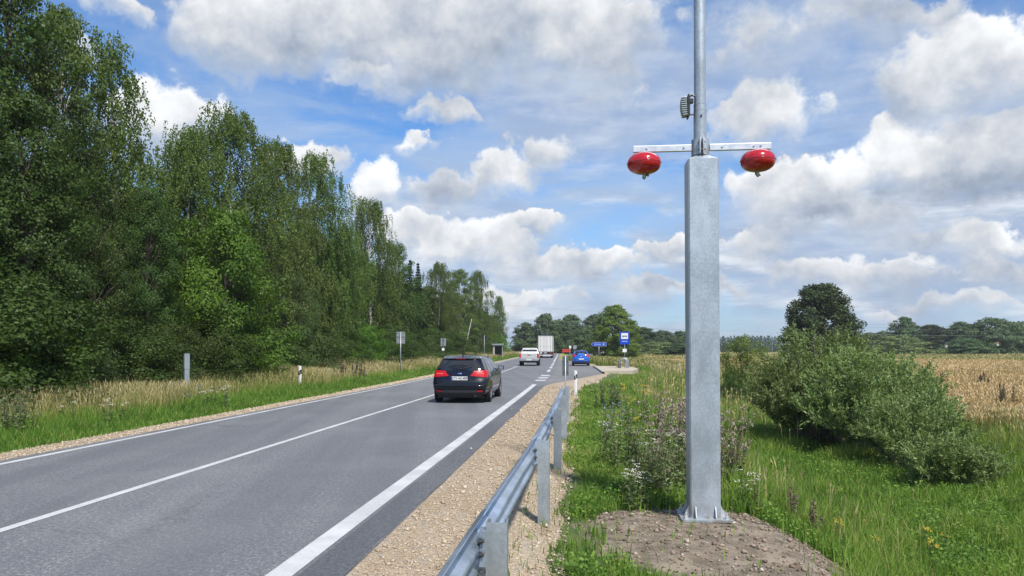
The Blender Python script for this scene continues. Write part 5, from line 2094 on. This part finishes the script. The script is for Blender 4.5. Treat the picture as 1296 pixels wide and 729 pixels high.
def direction_sign():
    Y = 100.0
    X = (758 - 648) / F * Y
    zb = float(ground_at_x(X, Y))
    e = empty('direction_sign', (X, Y, zb), -heading(Y), 'long blue direction sign with white writing on one pole before the lime tree', 'direction sign')
    Z = lambda py: EYE + (440 - py) / F * Y - zb
    mb = MB()
    mb.tube([(.0, .05, -.2), (.0, .05, Z(433))], .045, 10)
    mb.build('pole', M['pole'], e, True)
    zc = (Z(433) + Z(438.2)) / 2
    hh = (Z(433) - Z(438.2)) / 2
    mb = MB()
    mb.prism([(-.80, -hh), (1.0, -hh), (1.0, hh), (-.80, hh), (-1.06, 0)], -.015, .015, Matrix.Translation((0, -.02, zc)) @ Matrix.Rotation(R(90), 4, 'X'))
    b = mb.build('blue_board', M['sign_blue'], e)
    mb = MB()
    for z in (-1, 1):
        mb.box((.1, -.038, zc + z * (hh - .03)), (1.76, .004, .022), 0)
    mb.box((.965, -.038, zc), (.022, .004, 2 * hh - .06), 0)
    mb.add([(-.80, -.038, zc + hh - .04), (-.80, -.038, zc + hh - .065), (-1.0, -.038, zc), (-1.03, -.038, zc)], [(0, 1, 2, 3)])
    mb.add([(-.80, -.038, zc - hh + .04), (-.80, -.038, zc - hh + .065), (-1.0, -.038, zc), (-1.03, -.038, zc)], [(0, 1, 2, 3)])
    mb.build('white_border', M['white'], b)
    mb = MB()
    x = -.62
    for wd in (.10, .07, .09, .05, .08, .10, .06, .08):
        mb.box((x + wd / 2, -.038, zc - .01), (wd, .004, .17), 0)
        x += wd + .04
    mb.box((.62, -.038, zc), (.22, .004, .24), 0)
    mb.build('writing', mat_plain('sign_writing', (.30, .45, .75), .5), b)


direction_sign()


def barrier():
    Y = 190.0
    a, b = at(711.5, 443, Y), at(722, 443, Y)
    zb = float(ground_at_x(a.x, Y))
    e = empty('road_barrier', ((a.x + b.x) / 2, Y, zb), 0, 'long low red barrier across the far end of the road', 'barrier')
    w = b.x - a.x
    for k in range(2):
        mb = MB()
        mb.box((0, 0, EYE - .55 - zb - k * .42), (w, .06, .34), .02)
        mb.build('board', M['barrier_red'], e)
    for x in (-.4, .4):
        mb = MB()
        mb.box((x * w, .06, .55), (.08, .06, 1.3), .01)
        mb.build('leg', M['pole'], e)
    sign('far_post', 721.6, 188, [(0, 437.5, 441, .5, M['white'], 'rectf')], 'thin white post with a small white plate behind the blue car roof', 'post', .06)
    sign('far_sign', 727.5, 180, [(0, 437, 441.6, .85, M['sign_back'], 'rectf'), (0, 437.0, 438.6, .80, M['barrier_red'], 'rectf')], 'small reddish and white sign just above the blue car roof', 'road sign', .06)
    # posts at the far edge of the grain field
    for px, yt, lab in ((1197, 436, 'thin field pole with a pale box, left one of two before the far trees'), (1262, 434, 'field pole with a reddish roofed pale box, before the far trees')):
        Yp = 170
        X = (px - 648) / F * Yp
        z0 = float(ground_at_x(X, Yp))
        o = empty('field_pole', (X, Yp, z0), 0, lab, 'pole', 'poles at the far field edge')
        Z = lambda py: EYE + (440 - py) / F * Yp - z0
        mb = MB()
        mb.tube([(0, 0, 0), (0, 0, Z(yt))], .07, 8)
        mb.build('pole', M['dark_metal'], o)
        mb = MB()
        mb.box((0, -.1, Z(yt + 2)), (.5, .35, .62), .03)
        mb.build('nest_box', M['concrete'], o)
        mb = MB()
        mb.prism([(-.42, 0), (.42, 0), (0, .34)], -.25, .25, Matrix.Translation((0, -.1, Z(yt + 2) + .315)) @ Matrix.Rotation(R(90), 4, 'X'))
        mb.build('roof', M['bark'] if px < 1200 else mat_plain('rusty_red', (.22, .07, .04), .7), o)


barrier()

# overhead wires
for i, (x0, y0, x1, y1, Y, r, lab) in enumerate(((600, 383, 1400, 424, 150, .013, 'upper thin overhead wire crossing the sky behind the pillar'), (600, 406, 1400, 426, 170, .022, 'lower pale overhead wire crossing in front of the far trees'),
                                                 (560, 402, 1400, 408, 160, .010, 'faintest overhead wire, the one that runs highest over the grain field'))):
    a, b = at(x0, y0, Y), at(x1, y1, Y)
    mb = MB()
    pts = [a.lerp(b, t) - Vector((0, 0, 4 * t * (1 - t) * .9)) for t in np.linspace(0, 1, 25)]
    mb.tube(pts, r, 6)
    o = mb.build('overhead_wire', M['wire'])
    tag(o, lab, 'wire', 'overhead wires')


# ------------------------------------------------------------------ vehicles
def lerp(a, b, t):
    return a + (b - a) * t


def wheel(parent, x, y, r, w, side, hub=True):
    mb = MB()
    Mx = Matrix.Translation((x, y, r)) @ Matrix.Rotation(R(90), 4, 'Y')
    mb.lathe([(r * .60, -w / 2), (r * .93, -w / 2), (r, -w / 2 + .02), (r, w / 2 - .02), (r * .93, w / 2), (r * .60, w / 2), (r * .60, -w / 2)], 32, Mx)
    t = mb.build('wheel', M['tyre'], parent, autosmooth=40)
    mb = MB()
    mb.lathe([(0, side * (w / 2 - .02)), (.05, side * (w / 2 - .012)), (.07, side * (w / 2 - .05)), (r * .5, side * (w / 2 - .035)), (r * .60, side * (w / 2 - .004))], 28, Mx)
    for k in range(5):
        a = k * 2 * math.pi / 5
        Ms = Mx @ Matrix.Rotation(a, 4, 'Z')
        mb.box((r * .33, 0, side * (w / 2 - .012)), (r * .46, .07, .02), .006, Ms)
    mb.build('rim', M['rim'], t)
    return t


def car(name, X, Y, rz, label, paint, P, group=None, plate_text=None, emblem=True):
    """passenger car, tail at local y = 0, nose at y = L; every panel is sampled from one body surface"""
    e = empty(name, (X, Y, .0), rz, label, 'car', group)
    L, Hh = P['L'], P['H']
    zk = P['z']                                        # heights of the section points
    hm = P['hm']                                       # half widths amidships
    hr = P['hr']                                       # half widths at the tail
    yr = P['yr']                                       # tail profile
    zb = P['belt']

    def HM(z): return float(np.interp(z, zk, hm))
    def HR(z): return float(np.interp(z, zk, hr))
    def YR(z): return float(np.interp(z, zk, yr))
    def YF(z):
        if z <= zb:
            return float(np.interp(z, [.2, .5, .75, zb], [L - .12, L, L - .08, L - .95]))
        return float(np.interp(z, [zb, P['ze']], [L - 1.15, L - 1.95]))
    crown = P.get('crown', .05)

    def rear(u, z, off=0.0):
        x = u * HR(z)
        y = YR(z) + .13 * abs(u) ** 4
        return Vector((x, y - off, z))

    def side(sg, t, z, off=0.0):
        y0, y1 = YR(z) + .13, YF(z)
        y = y0 + (y1 - y0) * t
        k = min(1, max(0, (y - y0) / .75))
        k = 1 - (1 - k) ** 2.4
        w = lerp(HR(z), HM(z), k)
        if z <= zb:
            f = min(1, max(0, (L - y) / 1.1))
            w *= .80 + .20 * (1 - (1 - f) ** 2.5)
        return Vector((sg * (w + off), y, z))

    def t_at(y, z):
        y0, y1 = YR(z) + .13, YF(z)
        return (y - y0) / (y1 - y0)
    z0, ze = zk[0], P['ze']
    mb = MB()
    nz = 26
    mb.grid(lambda u, v: rear(u * 2 - 1, lerp(z0, ze, v)), 20, nz)
    for sg in (-1, 1):
        mb.grid(lambda u, v: side(sg, u, lerp(z0, zb, v)), 44, 16)
        mb.grid(lambda u, v: side(sg, u, lerp(zb, ze, v)), 32, 12)
    # roof
    def roof(u, v):
        a, b = side(-1, v, ze), side(1, v, ze)
        if v <= 0:
            a, b = rear(-1, ze), rear(1, ze)
        p = a.lerp(b, u)
        k = 1 - abs(2 * u - 1) ** 2.2
        ends = min(1, min(v, 1 - v) * 6 + .25)
        q = Vector((p.x, p.y, p.z + crown * k * ends))
        if v <= 0:
            q.y = YR(ze) + .13 * abs(2 * u - 1) ** 4
        return q
    mb.grid(roof, 18, 24)
    # windscreen, bonnet, nose
    mb.grid(lambda u, v: side(-1, 1, lerp(zb, ze, v)).lerp(side(1, 1, lerp(zb, ze, v)), u) + Vector((0, .10 * (1 - abs(2 * u - 1) ** 3), .04 * (1 - abs(2 * u - 1) ** 2) * v)), 12, 8)
    def bonnet(u, v):
        y = lerp(L - 1.15, L - .35, v)
        z = lerp(zb, zb - .16, v * v)
        w = HM(zb) * lerp(1.0, .86, v)
        return Vector(((u * 2 - 1) * w, y, z + .05 * (1 - abs(2 * u - 1) ** 2)))
    mb.grid(bonnet, 10, 8)
    mb.grid(lambda u, v: Vector(((u * 2 - 1) * HM(.6) * .80, L - .10 + .12 * (1 - abs(2 * u - 1) ** 3) * (1 - v * .4), lerp(z0, zb - .1, v))), 10, 8)
    mb.grid(lambda u, v: Vector(((u * 2 - 1) * HM(z0) * .98, lerp(YR(z0) + .10, L - .2, v), z0 + .002)), 2, 8)
    body = mb.build('body', M[paint], e, autosmooth=32)

    def panel(nm, pts_fn, nu, nv, mat, parent=e, off=None):
        m = MB()
        m.grid(pts_fn, nu, nv)
        return m.build(nm, M[mat] if isinstance(mat, str) else mat, parent, True)
    OFF = .006
    # rear window
    rw = P['rw']
    wf = P.get('rwf', .86)
    def rwin(u, v):
        z = lerp(rw[0], rw[1], v)
        w = lerp(wf, wf - .02, v) - (.05 * (1 - v) ** 6)
        zz = z - (.015 if v < .05 else 0)
        return rear((u * 2 - 1) * w, zz, OFF) + Vector((0, 0, -.02 * (1 - abs(2 * u - 1) ** 2) * (1 - v)))
    win = panel('rear_window', rwin, 18, 8, 'window')
    # spoiler lip over the window
    m = MB()
    zs_ = rw[1] + .055
    vs, fs = [], []
    n = 14
    for i in range(n + 1):
        u = (i / n * 2 - 1) * .97
        p = rear(u, min(ze, zs_))
        vs += [(p.x, p.y + .05, p.z + crown * .25 + .012 * (1 - u * u)), (p.x, p.y - P['sp'] * (1 - .35 * u ** 4), p.z + .010), (p.x, p.y - P['sp'] * (1 - .35 * u ** 4) + .015, p.z - .022), (p.x, p.y + .06, p.z - .045)]
    for i in range(n):
        for k in range(3):
            fs.append((i * 4 + k, i * 4 + k + 1, i * 4 + 5 + k, i * 4 + 4 + k))
    fs += [(0, 1, 2, 3), tuple(n * 4 + k for k in (3, 2, 1, 0))]
    m.add(vs, fs)
    sp = m.build('spoiler', M[paint], e, autosmooth=40)
    p = rear(0, zs_)
    m = MB()
    m.box((0, p.y - P['sp'] + .001, p.z - .004), (.30, .012, .016), .003)
    m.build('brake_light', M['light_red'], sp)
    # tail lamps wrap round the corner
    tl = P['tl']
    for sg in (-1, 1):
        def lamp(u, v, sg=sg):
            z = lerp(tl[0], tl[1], v)
            inner = tl[2] + (tl[3] - tl[2]) * (1 - v) ** 1.5
            if u < .62:
                k = u / .62
                z2 = lerp(lerp(tl[0] + (tl[1] - tl[0]) * .22, tl[1] - (tl[1] - tl[0]) * .10, v), z, k)
                return rear(sg * lerp(inner, 1, k), z2, OFF + .006)
            k = (u - .62) / .38
            z2 = lerp(z, lerp(tl[0] + (tl[1] - tl[0]) * .45, tl[1], v), k)
            q = side(sg, t_at(YR(z2) + .13 + k * tl[4], z2), z2, OFF + .006)
            return q
        l = panel('tail_light', lamp, 16, 6, 'light_red')
        m = MB()
        def strip(u, v, sg=sg):
            z = lerp(tl[0], tl[1], .44 + v * .16)
            return rear(sg * lerp(tl[2] + .10, .93, u), z, OFF + .011)
        m.grid(strip, 6, 1)
        m.build('lamp_strip', M['light_clear'] if P.get('clear') else mat_light2, l, True)
    # side windows, front one and rear ones
    for sg in (-1, 1):
        for (ya, yb, yc, yd) in P['sw']:
            def sw(u, v, sg=sg):
                z = lerp(zb + .035, ze - .075, v)
                y = lerp(lerp(ya, yb, u), lerp(yc, yd, u), v)
                return side(sg, t_at(y, z), z, OFF)
            panel('side_window', sw, 8, 6, 'window')
    # bumper in black with paint above
    def bump_fn(u, v):
        z = lerp(z0, P['bz'], v)
        return rear((u * 2 - 1) * .90, z, .012 + .03 * math.sin(math.pi * min(1, v * 1.1)))
    bp = panel('lower_bumper', bump_fn, 16, 6, 'black_plastic')
    m = MB()
    def ridge(u, v):
        z = lerp(P['bz'] + .10, P['bz'] + .17, v)
        return rear((u * 2 - 1) * .97, z, .035 * math.sin(math.pi * v) + .004)
    m.grid(ridge, 16, 4)
    m.build('bumper_ridge', M[paint], e, True)
    for sg in (-1, 1):
        def refl(u, v, sg=sg):
            return rear(sg * lerp(.70, .90, u), lerp(P['bz'] - .055, P['bz'] - .005, v), .047)
        panel('reflector', refl, 4, 1, 'light_red', bp)
    # tailgate crease and shut lines
    for z in P['cuts']:
        m = MB()
        m.grid(lambda u, v, z=z: rear((u * 2 - 1) * .86, z + v * .010, .0045), 16, 1)
        m.build('shut_line', M['black'], e)
    # plate
    zp = P['plate']
    yp = min(YR(zp - .06), YR(zp + .06)) - .016
    m = MB()
    m.box((0, yp, zp), (.52, .012, .115), .004)
    pl = m.build('plate', M['plate'], e)
    m = MB()
    m.box((-.238, yp - .0075, zp), (.040, .003, .105), 0)
    m.build('plate_band', M['eu_blue'], pl)
    if plate_text:
        c = bpy.data.curves.new('plate_text', 'FONT')
        c.body = plate_text
        c.size = .105
        c.align_x = 'CENTER'
        c.align_y = 'CENTER'
        c.extrude = .001
        c.offset = .002
        tmp = bpy.data.objects.new('plate_text', c)
        me = bpy.data.meshes.new_from_object(tmp)
        bpy.data.objects.remove(tmp)
        me.materials.clear()
        o = link('plate_text', me, M['ink'], pl)
        o.location = (.02, yp - .0085, zp)
        o.rotation_euler = (R(90), 0, 0)
        o.scale = (.86, 1, 1)
    if emblem:
        m = MB()
        m.lathe([(0, 0), (.06, 0), (.06, .006), (.052, .010), (0, .010)], 24, Matrix.Translation((0, YR(P['emb']) - .004, P['emb'])) @ Matrix.Rotation(R(90), 4, 'X') @ Matrix.Diagonal((1.15, .55, 1, 1)))
        eb = m.build('emblem', M['rim'], e, True)
        m = MB()
        m.lathe([(0, .0105), (.047, .0105), (.045, .013), (0, .013)], 24, Matrix.Translation((0, YR(P['emb']) - .004, P['emb'])) @ Matrix.Rotation(R(90), 4, 'X') @ Matrix.Diagonal((1.15, .55, 1, 1)))
        m.build('emblem_field', M['eu_blue'] if P.get('embblue') else M['rim'], eb, True)
    # wiper
    m = MB()
    a, b = rear(.02, rw[0] + .02, .022), rear(.52, rw[0] + .09, .022)
    m.tube([a, b], .011, 6)
    m.box(tuple(a), (.07, .03, .05), .008)
    m.build('rear_wiper', M['black_plastic'], win)
    # mirrors
    for sg in (-1, 1):
        q = side(sg, t_at(L - 1.62, zb + .06), zb + .06)
        m = MB()
        m.box((q.x + sg * .14, q.y, q.z + .03), (.20, .11, .14), .035)
        m.box((q.x + sg * .03, q.y + .02, q.z - .015), (.10, .06, .04), .01)
        mi = m.build('mirror', M[P.get('mirror', paint)], e, autosmooth=40)
        m = MB()
        m.box((q.x + sg * .14, q.y - .056, q.z + .03), (.155, .004, .10), 0)
        m.build('mirror_glass', M['rim'], mi)
    # door handles
    for sg in (-1, 1):
        for y in P['handles']:
            q = side(sg, t_at(y, zb - .10), zb - .10)
            m = MB()
            m.box((q.x + sg * .012, q.y, q.z), (.03, .20, .03), .010)
            m.build('door_handle', M[paint], e)
    # wheels and arches
    wr = P['wr']
    for sg in (-1, 1):
        for y in P['wy']:
            xo = HM(.35) + .004
            m = MB()
            ang = np.linspace(-.35, math.pi + .35, 22)
            for a0, a1 in zip(ang[:-1], ang[1:]):
                pts = []
                for rr, aa in ((wr * 1.16, a0), (wr * 1.16, a1), (0, a1), (0, a0)):
                    yy, zz = y + math.cos(aa) * rr, wr + math.sin(aa) * rr
                    zz = max(zz, z0 - .02)
                    q = side(sg, max(0, t_at(yy, max(zz, z0))), max(zz, z0), .004) if rr else Vector((sg * (HM(.4) + .004), y, wr + .02))
                    pts.append((q.x, yy, zz))
                m.add(pts, [(0, 1, 2, 3)])
            m.build('wheel_arch', M['black'], e)
            wheel(e, sg * (HM(.35) - .085), y, wr, .205, sg)
    m = MB()
    m.box((0, L * .5, .24), (HM(.3) * 1.7, L * .86, .16), .02)
    m.build('underbody', M['black'], e)
    m = MB()
    m.tube([(P['hm'][1] * .55, .12, z0 + .02), (P['hm'][1] * .55, .35, z0 + .02)], .03, 10)
    m.build('exhaust', M['rim'], e, True)
    # roof rails / aerial
    if P.get('rails'):
        for sg in (-1, 1):
            m = MB()
            pts = [side(sg, t, ze) + Vector((-sg * .05, 0, dz)) for t, dz in ((.06, .012), (.12, .055), (.5, .068), (.86, .055), (.92, .012))]
            m.tube(pts, .015, 8)
            m.build('roof_rail', M['rim'], e, True)
    m = MB()
    q = roof(.5, .12)
    m.tube([q, q + Vector((0, -.06, .06)), q + Vector((0, -.28, .22))], [.016, .010, .004], 6)
    m.build('aerial', M['black_plastic'], e)
    return e


mat_light2 = mat_plain('tail_light_pale_red', (.80, .10, .10), .15, 0, .05, 20, 0, 1.0)
M['aerial'] = M['black_plastic']

wagon = dict(L=4.56, H=1.50, belt=.97, ze=1.40, crown=.10, z=[.23, .34, .50, .66, .80, .97, 1.10, 1.25, 1.40],
             hm=[.83, .885, .905, .912, .910, .880, .815, .740, .655], hr=[.72, .80, .835, .850, .845, .800, .745, .685, .620],
             yr=[.13, .05, .0, .01, .075, .115, .165, .27, .40], rw=(1.06, 1.345), sp=.06, tl=(.82, 1.04, .56, .40, .30), sw=[(.62, 1.05, .82, 1.10), (1.13, 1.95, 1.18, 1.95), (2.03, 2.98, 2.03, 2.50)],
             bz=.42, plate=.79, emb=.925, cuts=(.655, .70), wr=.325, wy=(.88, 3.55), handles=(1.35, 2.25), rails=True, embblue=True, mirror='black_paint')
hatch = dict(L=3.70, H=1.50, belt=.98, ze=1.41, crown=.07, z=[.22, .34, .50, .66, .80, .98, 1.12, 1.26, 1.41],
             hm=[.76, .815, .83, .835, .83, .80, .745, .68, .60], hr=[.66, .735, .77, .785, .775, .735, .69, .635, .57],
             yr=[.13, .05, .0, .01, .05, .085, .15, .26, .40], rw=(1.05, 1.36), sp=.07, tl=(.86, 1.12, .74, .70, .20), sw=[(.60, 1.35, .78, 1.35), (1.43, 2.25, 1.43, 1.78)],
             bz=.36, plate=.66, emb=.90, cuts=(.60,), wr=.30, wy=(.70, 3.05), handles=(1.0,), clear=False, mirror='blue_paint')


def place_on_road(px, Y):
    return (px - 648) / F * Y


YC = 23.2
car('estate_car', place_on_road(581.0, YC), YC, -HD, 'black estate car driving away in the near lane', 'black_paint', wagon, None, 'LTV AC-409')
YB = 71.0
car('hatchback', place_on_road(735.5, YB), YB, -heading(YB), 'bright blue hatchback stopped in the bus bay', 'blue_paint', hatch)


def pickup():
    Y = 71.0
    e = empty('pickup_truck', (place_on_road(669.5, Y), Y, 0), -heading(Y), 'pale silver pickup driving away behind the white truck', 'car')
    W = .93
    mb = MB()
    mb.box((0, .80, .88), (2 * W, 1.6, .62), .06)
    mb.box((0, 3.6, .84), (2 * W, 2.9, .56), .09)
    mb.build('body', M['silver_paint'], e, autosmooth=35)
    mb = MB()
    vs, fs = [], []
    for (y, z, w) in ((1.62, 1.16, .90), (1.85, 1.60, .74), (1.95, 1.72, .69), (3.1, 1.74, .69), (3.3, 1.64, .73), (3.95, 1.16, .88)):
        vs += [(-w, y, z), (w, y, z)]
    vs += [(-.9, 1.62, .9), (.9, 1.62, .9), (-.88, 3.95, .9), (.88, 3.95, .9)]
    fs = [(0, 1, 3, 2), (2, 3, 5, 4), (4, 5, 7, 6), (6, 7, 9, 8), (8, 9, 11, 10), (0, 2, 4, 6, 8, 10), (1, 11, 9, 7, 5, 3), (12, 13, 1, 0), (10, 11, 15, 14), (12, 0, 10, 14), (13, 15, 11, 1)]
    mb.add(vs, fs)
    o = mb.build('cab', M['silver_paint'], e)
    bv = o.modifiers.new('bevel', 'BEVEL')
    bv.width = .05
    bv.segments = 3
    mb = MB()
    mb.add([(-.80, 1.655, 1.21), (.80, 1.655, 1.21), (.69, 1.822, 1.565), (-.69, 1.822, 1.565)], [(0, 1, 2, 3)])
    mb.build('rear_window', M['window'], e)
    for sg in (-1, 1):
        mb = MB()
        mb.add([(sg * .905, 1.80, 1.19), (sg * .905, 3.78, 1.19), (sg * .755, 3.2, 1.61), (sg * .765, 1.95, 1.60)], [(0, 1, 2, 3)])
        mb.build('side_window', M['window'], e)
    mb = MB()
    mb.box((0, -.004, .93), (1.42, .03, .50), .015)
    tg = mb.build('tailgate', M['silver_paint'], e)
    mb = MB()
    mb.box((0, -.022, 1.04), (.26, .012, .07), .006)
    mb.build('handle', M['black_plastic'], tg)
    for sg in (-1, 1):
        mb = MB()
        mb.box((sg * .845, .03, .98), (.15, .10, .42), .02)
        mb.build('tail_light', M['light_red'], e)
        mb = MB()
        mb.box((sg * 1.06, 3.25, 1.22), (.22, .12, .20), .03)
        mb.build('mirror', M['silver_paint'], e)
        for y in (1.05, 4.15):
            mb = MB()
            ang = np.linspace(-.2, math.pi + .2, 16)
            pts = [(sg * (W + .003), y + .47 * math.cos(a), .39 + .47 * math.sin(a)) for a in ang]
            mb.add(pts, [tuple(range(len(pts)))])
            mb.build('wheel_arch', M['black'], e)
            wheel(e, sg * (W - .11), y, .39, .26, sg)
    mb = MB()
    mb.box((0, -.07, .56), (1.8, .16, .17), .03)
    b = mb.build('rear_bumper', M['rim'], e)
    mb = MB()
    mb.box((0, -.155, .60), (.52, .012, .115), .003)
    mb.build('plate', M['plate'], b)
    mb = MB()
    mb.box((0, 2.4, .42), (1.5, 4.6, .22), .02)
    mb.box((0, .15, .40), (1.25, .2, .16), .02)
    mb.build('underbody', M['black'], e)


pickup()


def truck():
    Y = 126.0
    e = empty('box_truck', (place_on_road(690.3, Y), Y, 0), -heading(Y), 'white truck with a box trailer driving away in the near lane', 'truck')
    mb = MB()
    mb.box((0, 6.2, 2.40), (2.52, 12.3, 2.72), .03)
    mb.build('trailer_box', M['tarp_white'], e)
    for sg in (-1, 1):
        mb = MB()
        mb.box((sg * .585, .03, 2.40), (1.14, .04, 2.56), .01)
        d = mb.build('door', M['tarp_white'], e)
        for q in (.25, .85):
            mb = MB()
            mb.tube([(sg * q, -.005, 1.14), (sg * q, -.005, 3.66)], .018, 8)
            mb.box((sg * q, -.012, 1.95), (.16, .03, .06), .008)
            mb.build('lock_bar', M['rim'], d)
    mb = MB()
    for sg in (-1, 1):
        mb.box((sg * 1.235, .015, 2.40), (.07, .05, 2.76), .006)
    mb.box((0, .015, 3.755), (2.40, .05, .06), .006)
    mb.box((0, .015, 1.06), (2.40, .05, .07), .006)
    mb.build('door_frame', M['sign_back'], e)
    mb = MB()
    mb.box((0, .15, .82), (2.45, .2, .36), .02)
    b = mb.build('rear_beam', M['black_plastic'], e)
    for sg in (-1, 1):
        mb = MB()
        mb.box((sg * .93, .04, .82), (.42, .03, .15), .01)
        mb.build('tail_light', M['light_red'], b)
    mb = MB()
    mb.box((0, .04, .86), (.52, .02, .12), .003)
    mb.build('plate', M['plate'], b)
    mb = MB()
    mb.box((0, .10, .46), (2.40, .10, .12), .01)
    mb.build('underrun_bar', M['white'], e)
    for sg in (-1, 1):
        for y in (2.3, 3.6, 4.9):
            wheel(e, sg * 1.05, y, .50, .36, sg)
        mb = MB()
        mb.box((sg * 1.05, 1.55, .55), (.38, .02, .55), .005)
        mb.build('mud_flap', M['black_plastic'], e)
    mb = MB()
    mb.box((0, 6, .88), (1.0, 11.5, .30), .02)
    mb.build('chassis', M['black'], e)
    mb = MB()
    mb.box((0, 14.2, 2.0), (2.45, 2.2, 3.0), .12)
    mb.build('cab', M['white_paint'], e)
    for sg in (-1, 1):
        wheel(e, sg * 1.05, 14.3, .50, .34, sg)
        wheel(e, sg * 1.0, 10.9, .50, .50, sg)
        mb = MB()
        mb.box((sg * 1.42, 14.9, 2.2), (.24, .12, .75), .03)
        mb.build('mirror', M['black_plastic'], e)


truck()


def distant_van():
    Y = 165.0
    X = (764.5 - 648) / F * Y
    zb = float(ground_at_x(X, Y))
    e = empty('parked_van', (X, Y, zb), R(75), 'small white van parked far off at the foot of the lime tree', 'van')
    mb = MB()
    mb.add([(-.9, 0, .35), (-.9, 0, 1.75), (-.9, 2.9, 1.8), (-.9, 3.7, 1.1), (-.9, 4.4, .95), (-.9, 4.4, .35), (.9, 0, .35), (.9, 0, 1.75), (.9, 2.9, 1.8), (.9, 3.7, 1.1), (.9, 4.4, .95), (.9, 4.4, .35)],
           [(0, 1, 2, 3, 4, 5), (11, 10, 9, 8, 7, 6)] + [(i, (i + 1) % 6, 6 + (i + 1) % 6, 6 + i) for i in range(6)])
    o = mb.build('body', M['white_paint'], e)
    bv = o.modifiers.new('bevel', 'BEVEL')
    bv.width = .08
    bv.segments = 2
    mb = MB()
    for sg in (-1, 1):
        mb.add([(sg * .905, 2.0, 1.15), (sg * .905, 3.45, 1.15), (sg * .905, 2.85, 1.65), (sg * .905, 2.0, 1.65)], [(0, 1, 2, 3)])
    mb.build('side_window', M['window'], e)
    for sg in (-1, 1):
        for y in (.8, 3.5):
            wheel(e, sg * .82, y, .32, .2, sg)


distant_van()


# ------------------------------------------------------------------ air
def haze():
    mb = MB()
    mb.box((150, 1185, 14), (2140, 2490, 36))
    m = bpy.data.materials.new('haze')
    m.use_nodes = True
    t = NT(m.node_tree)
    t.n.remove(t.n['Principled BSDF'])
    v = t.node('ShaderNodeVolumePrincipled', Density=HAZE)
    v.inputs['Color'].default_value = (.86, .92, 1.0, 1)
    v.inputs['Anisotropy'].default_value = .2
    t.l.new(v.outputs[0], t.n['Material Output'].inputs['Volume'])
    o = mb.build('haze', m)
    tag(o, kind='stuff')


HAZE = 0.00028
haze()
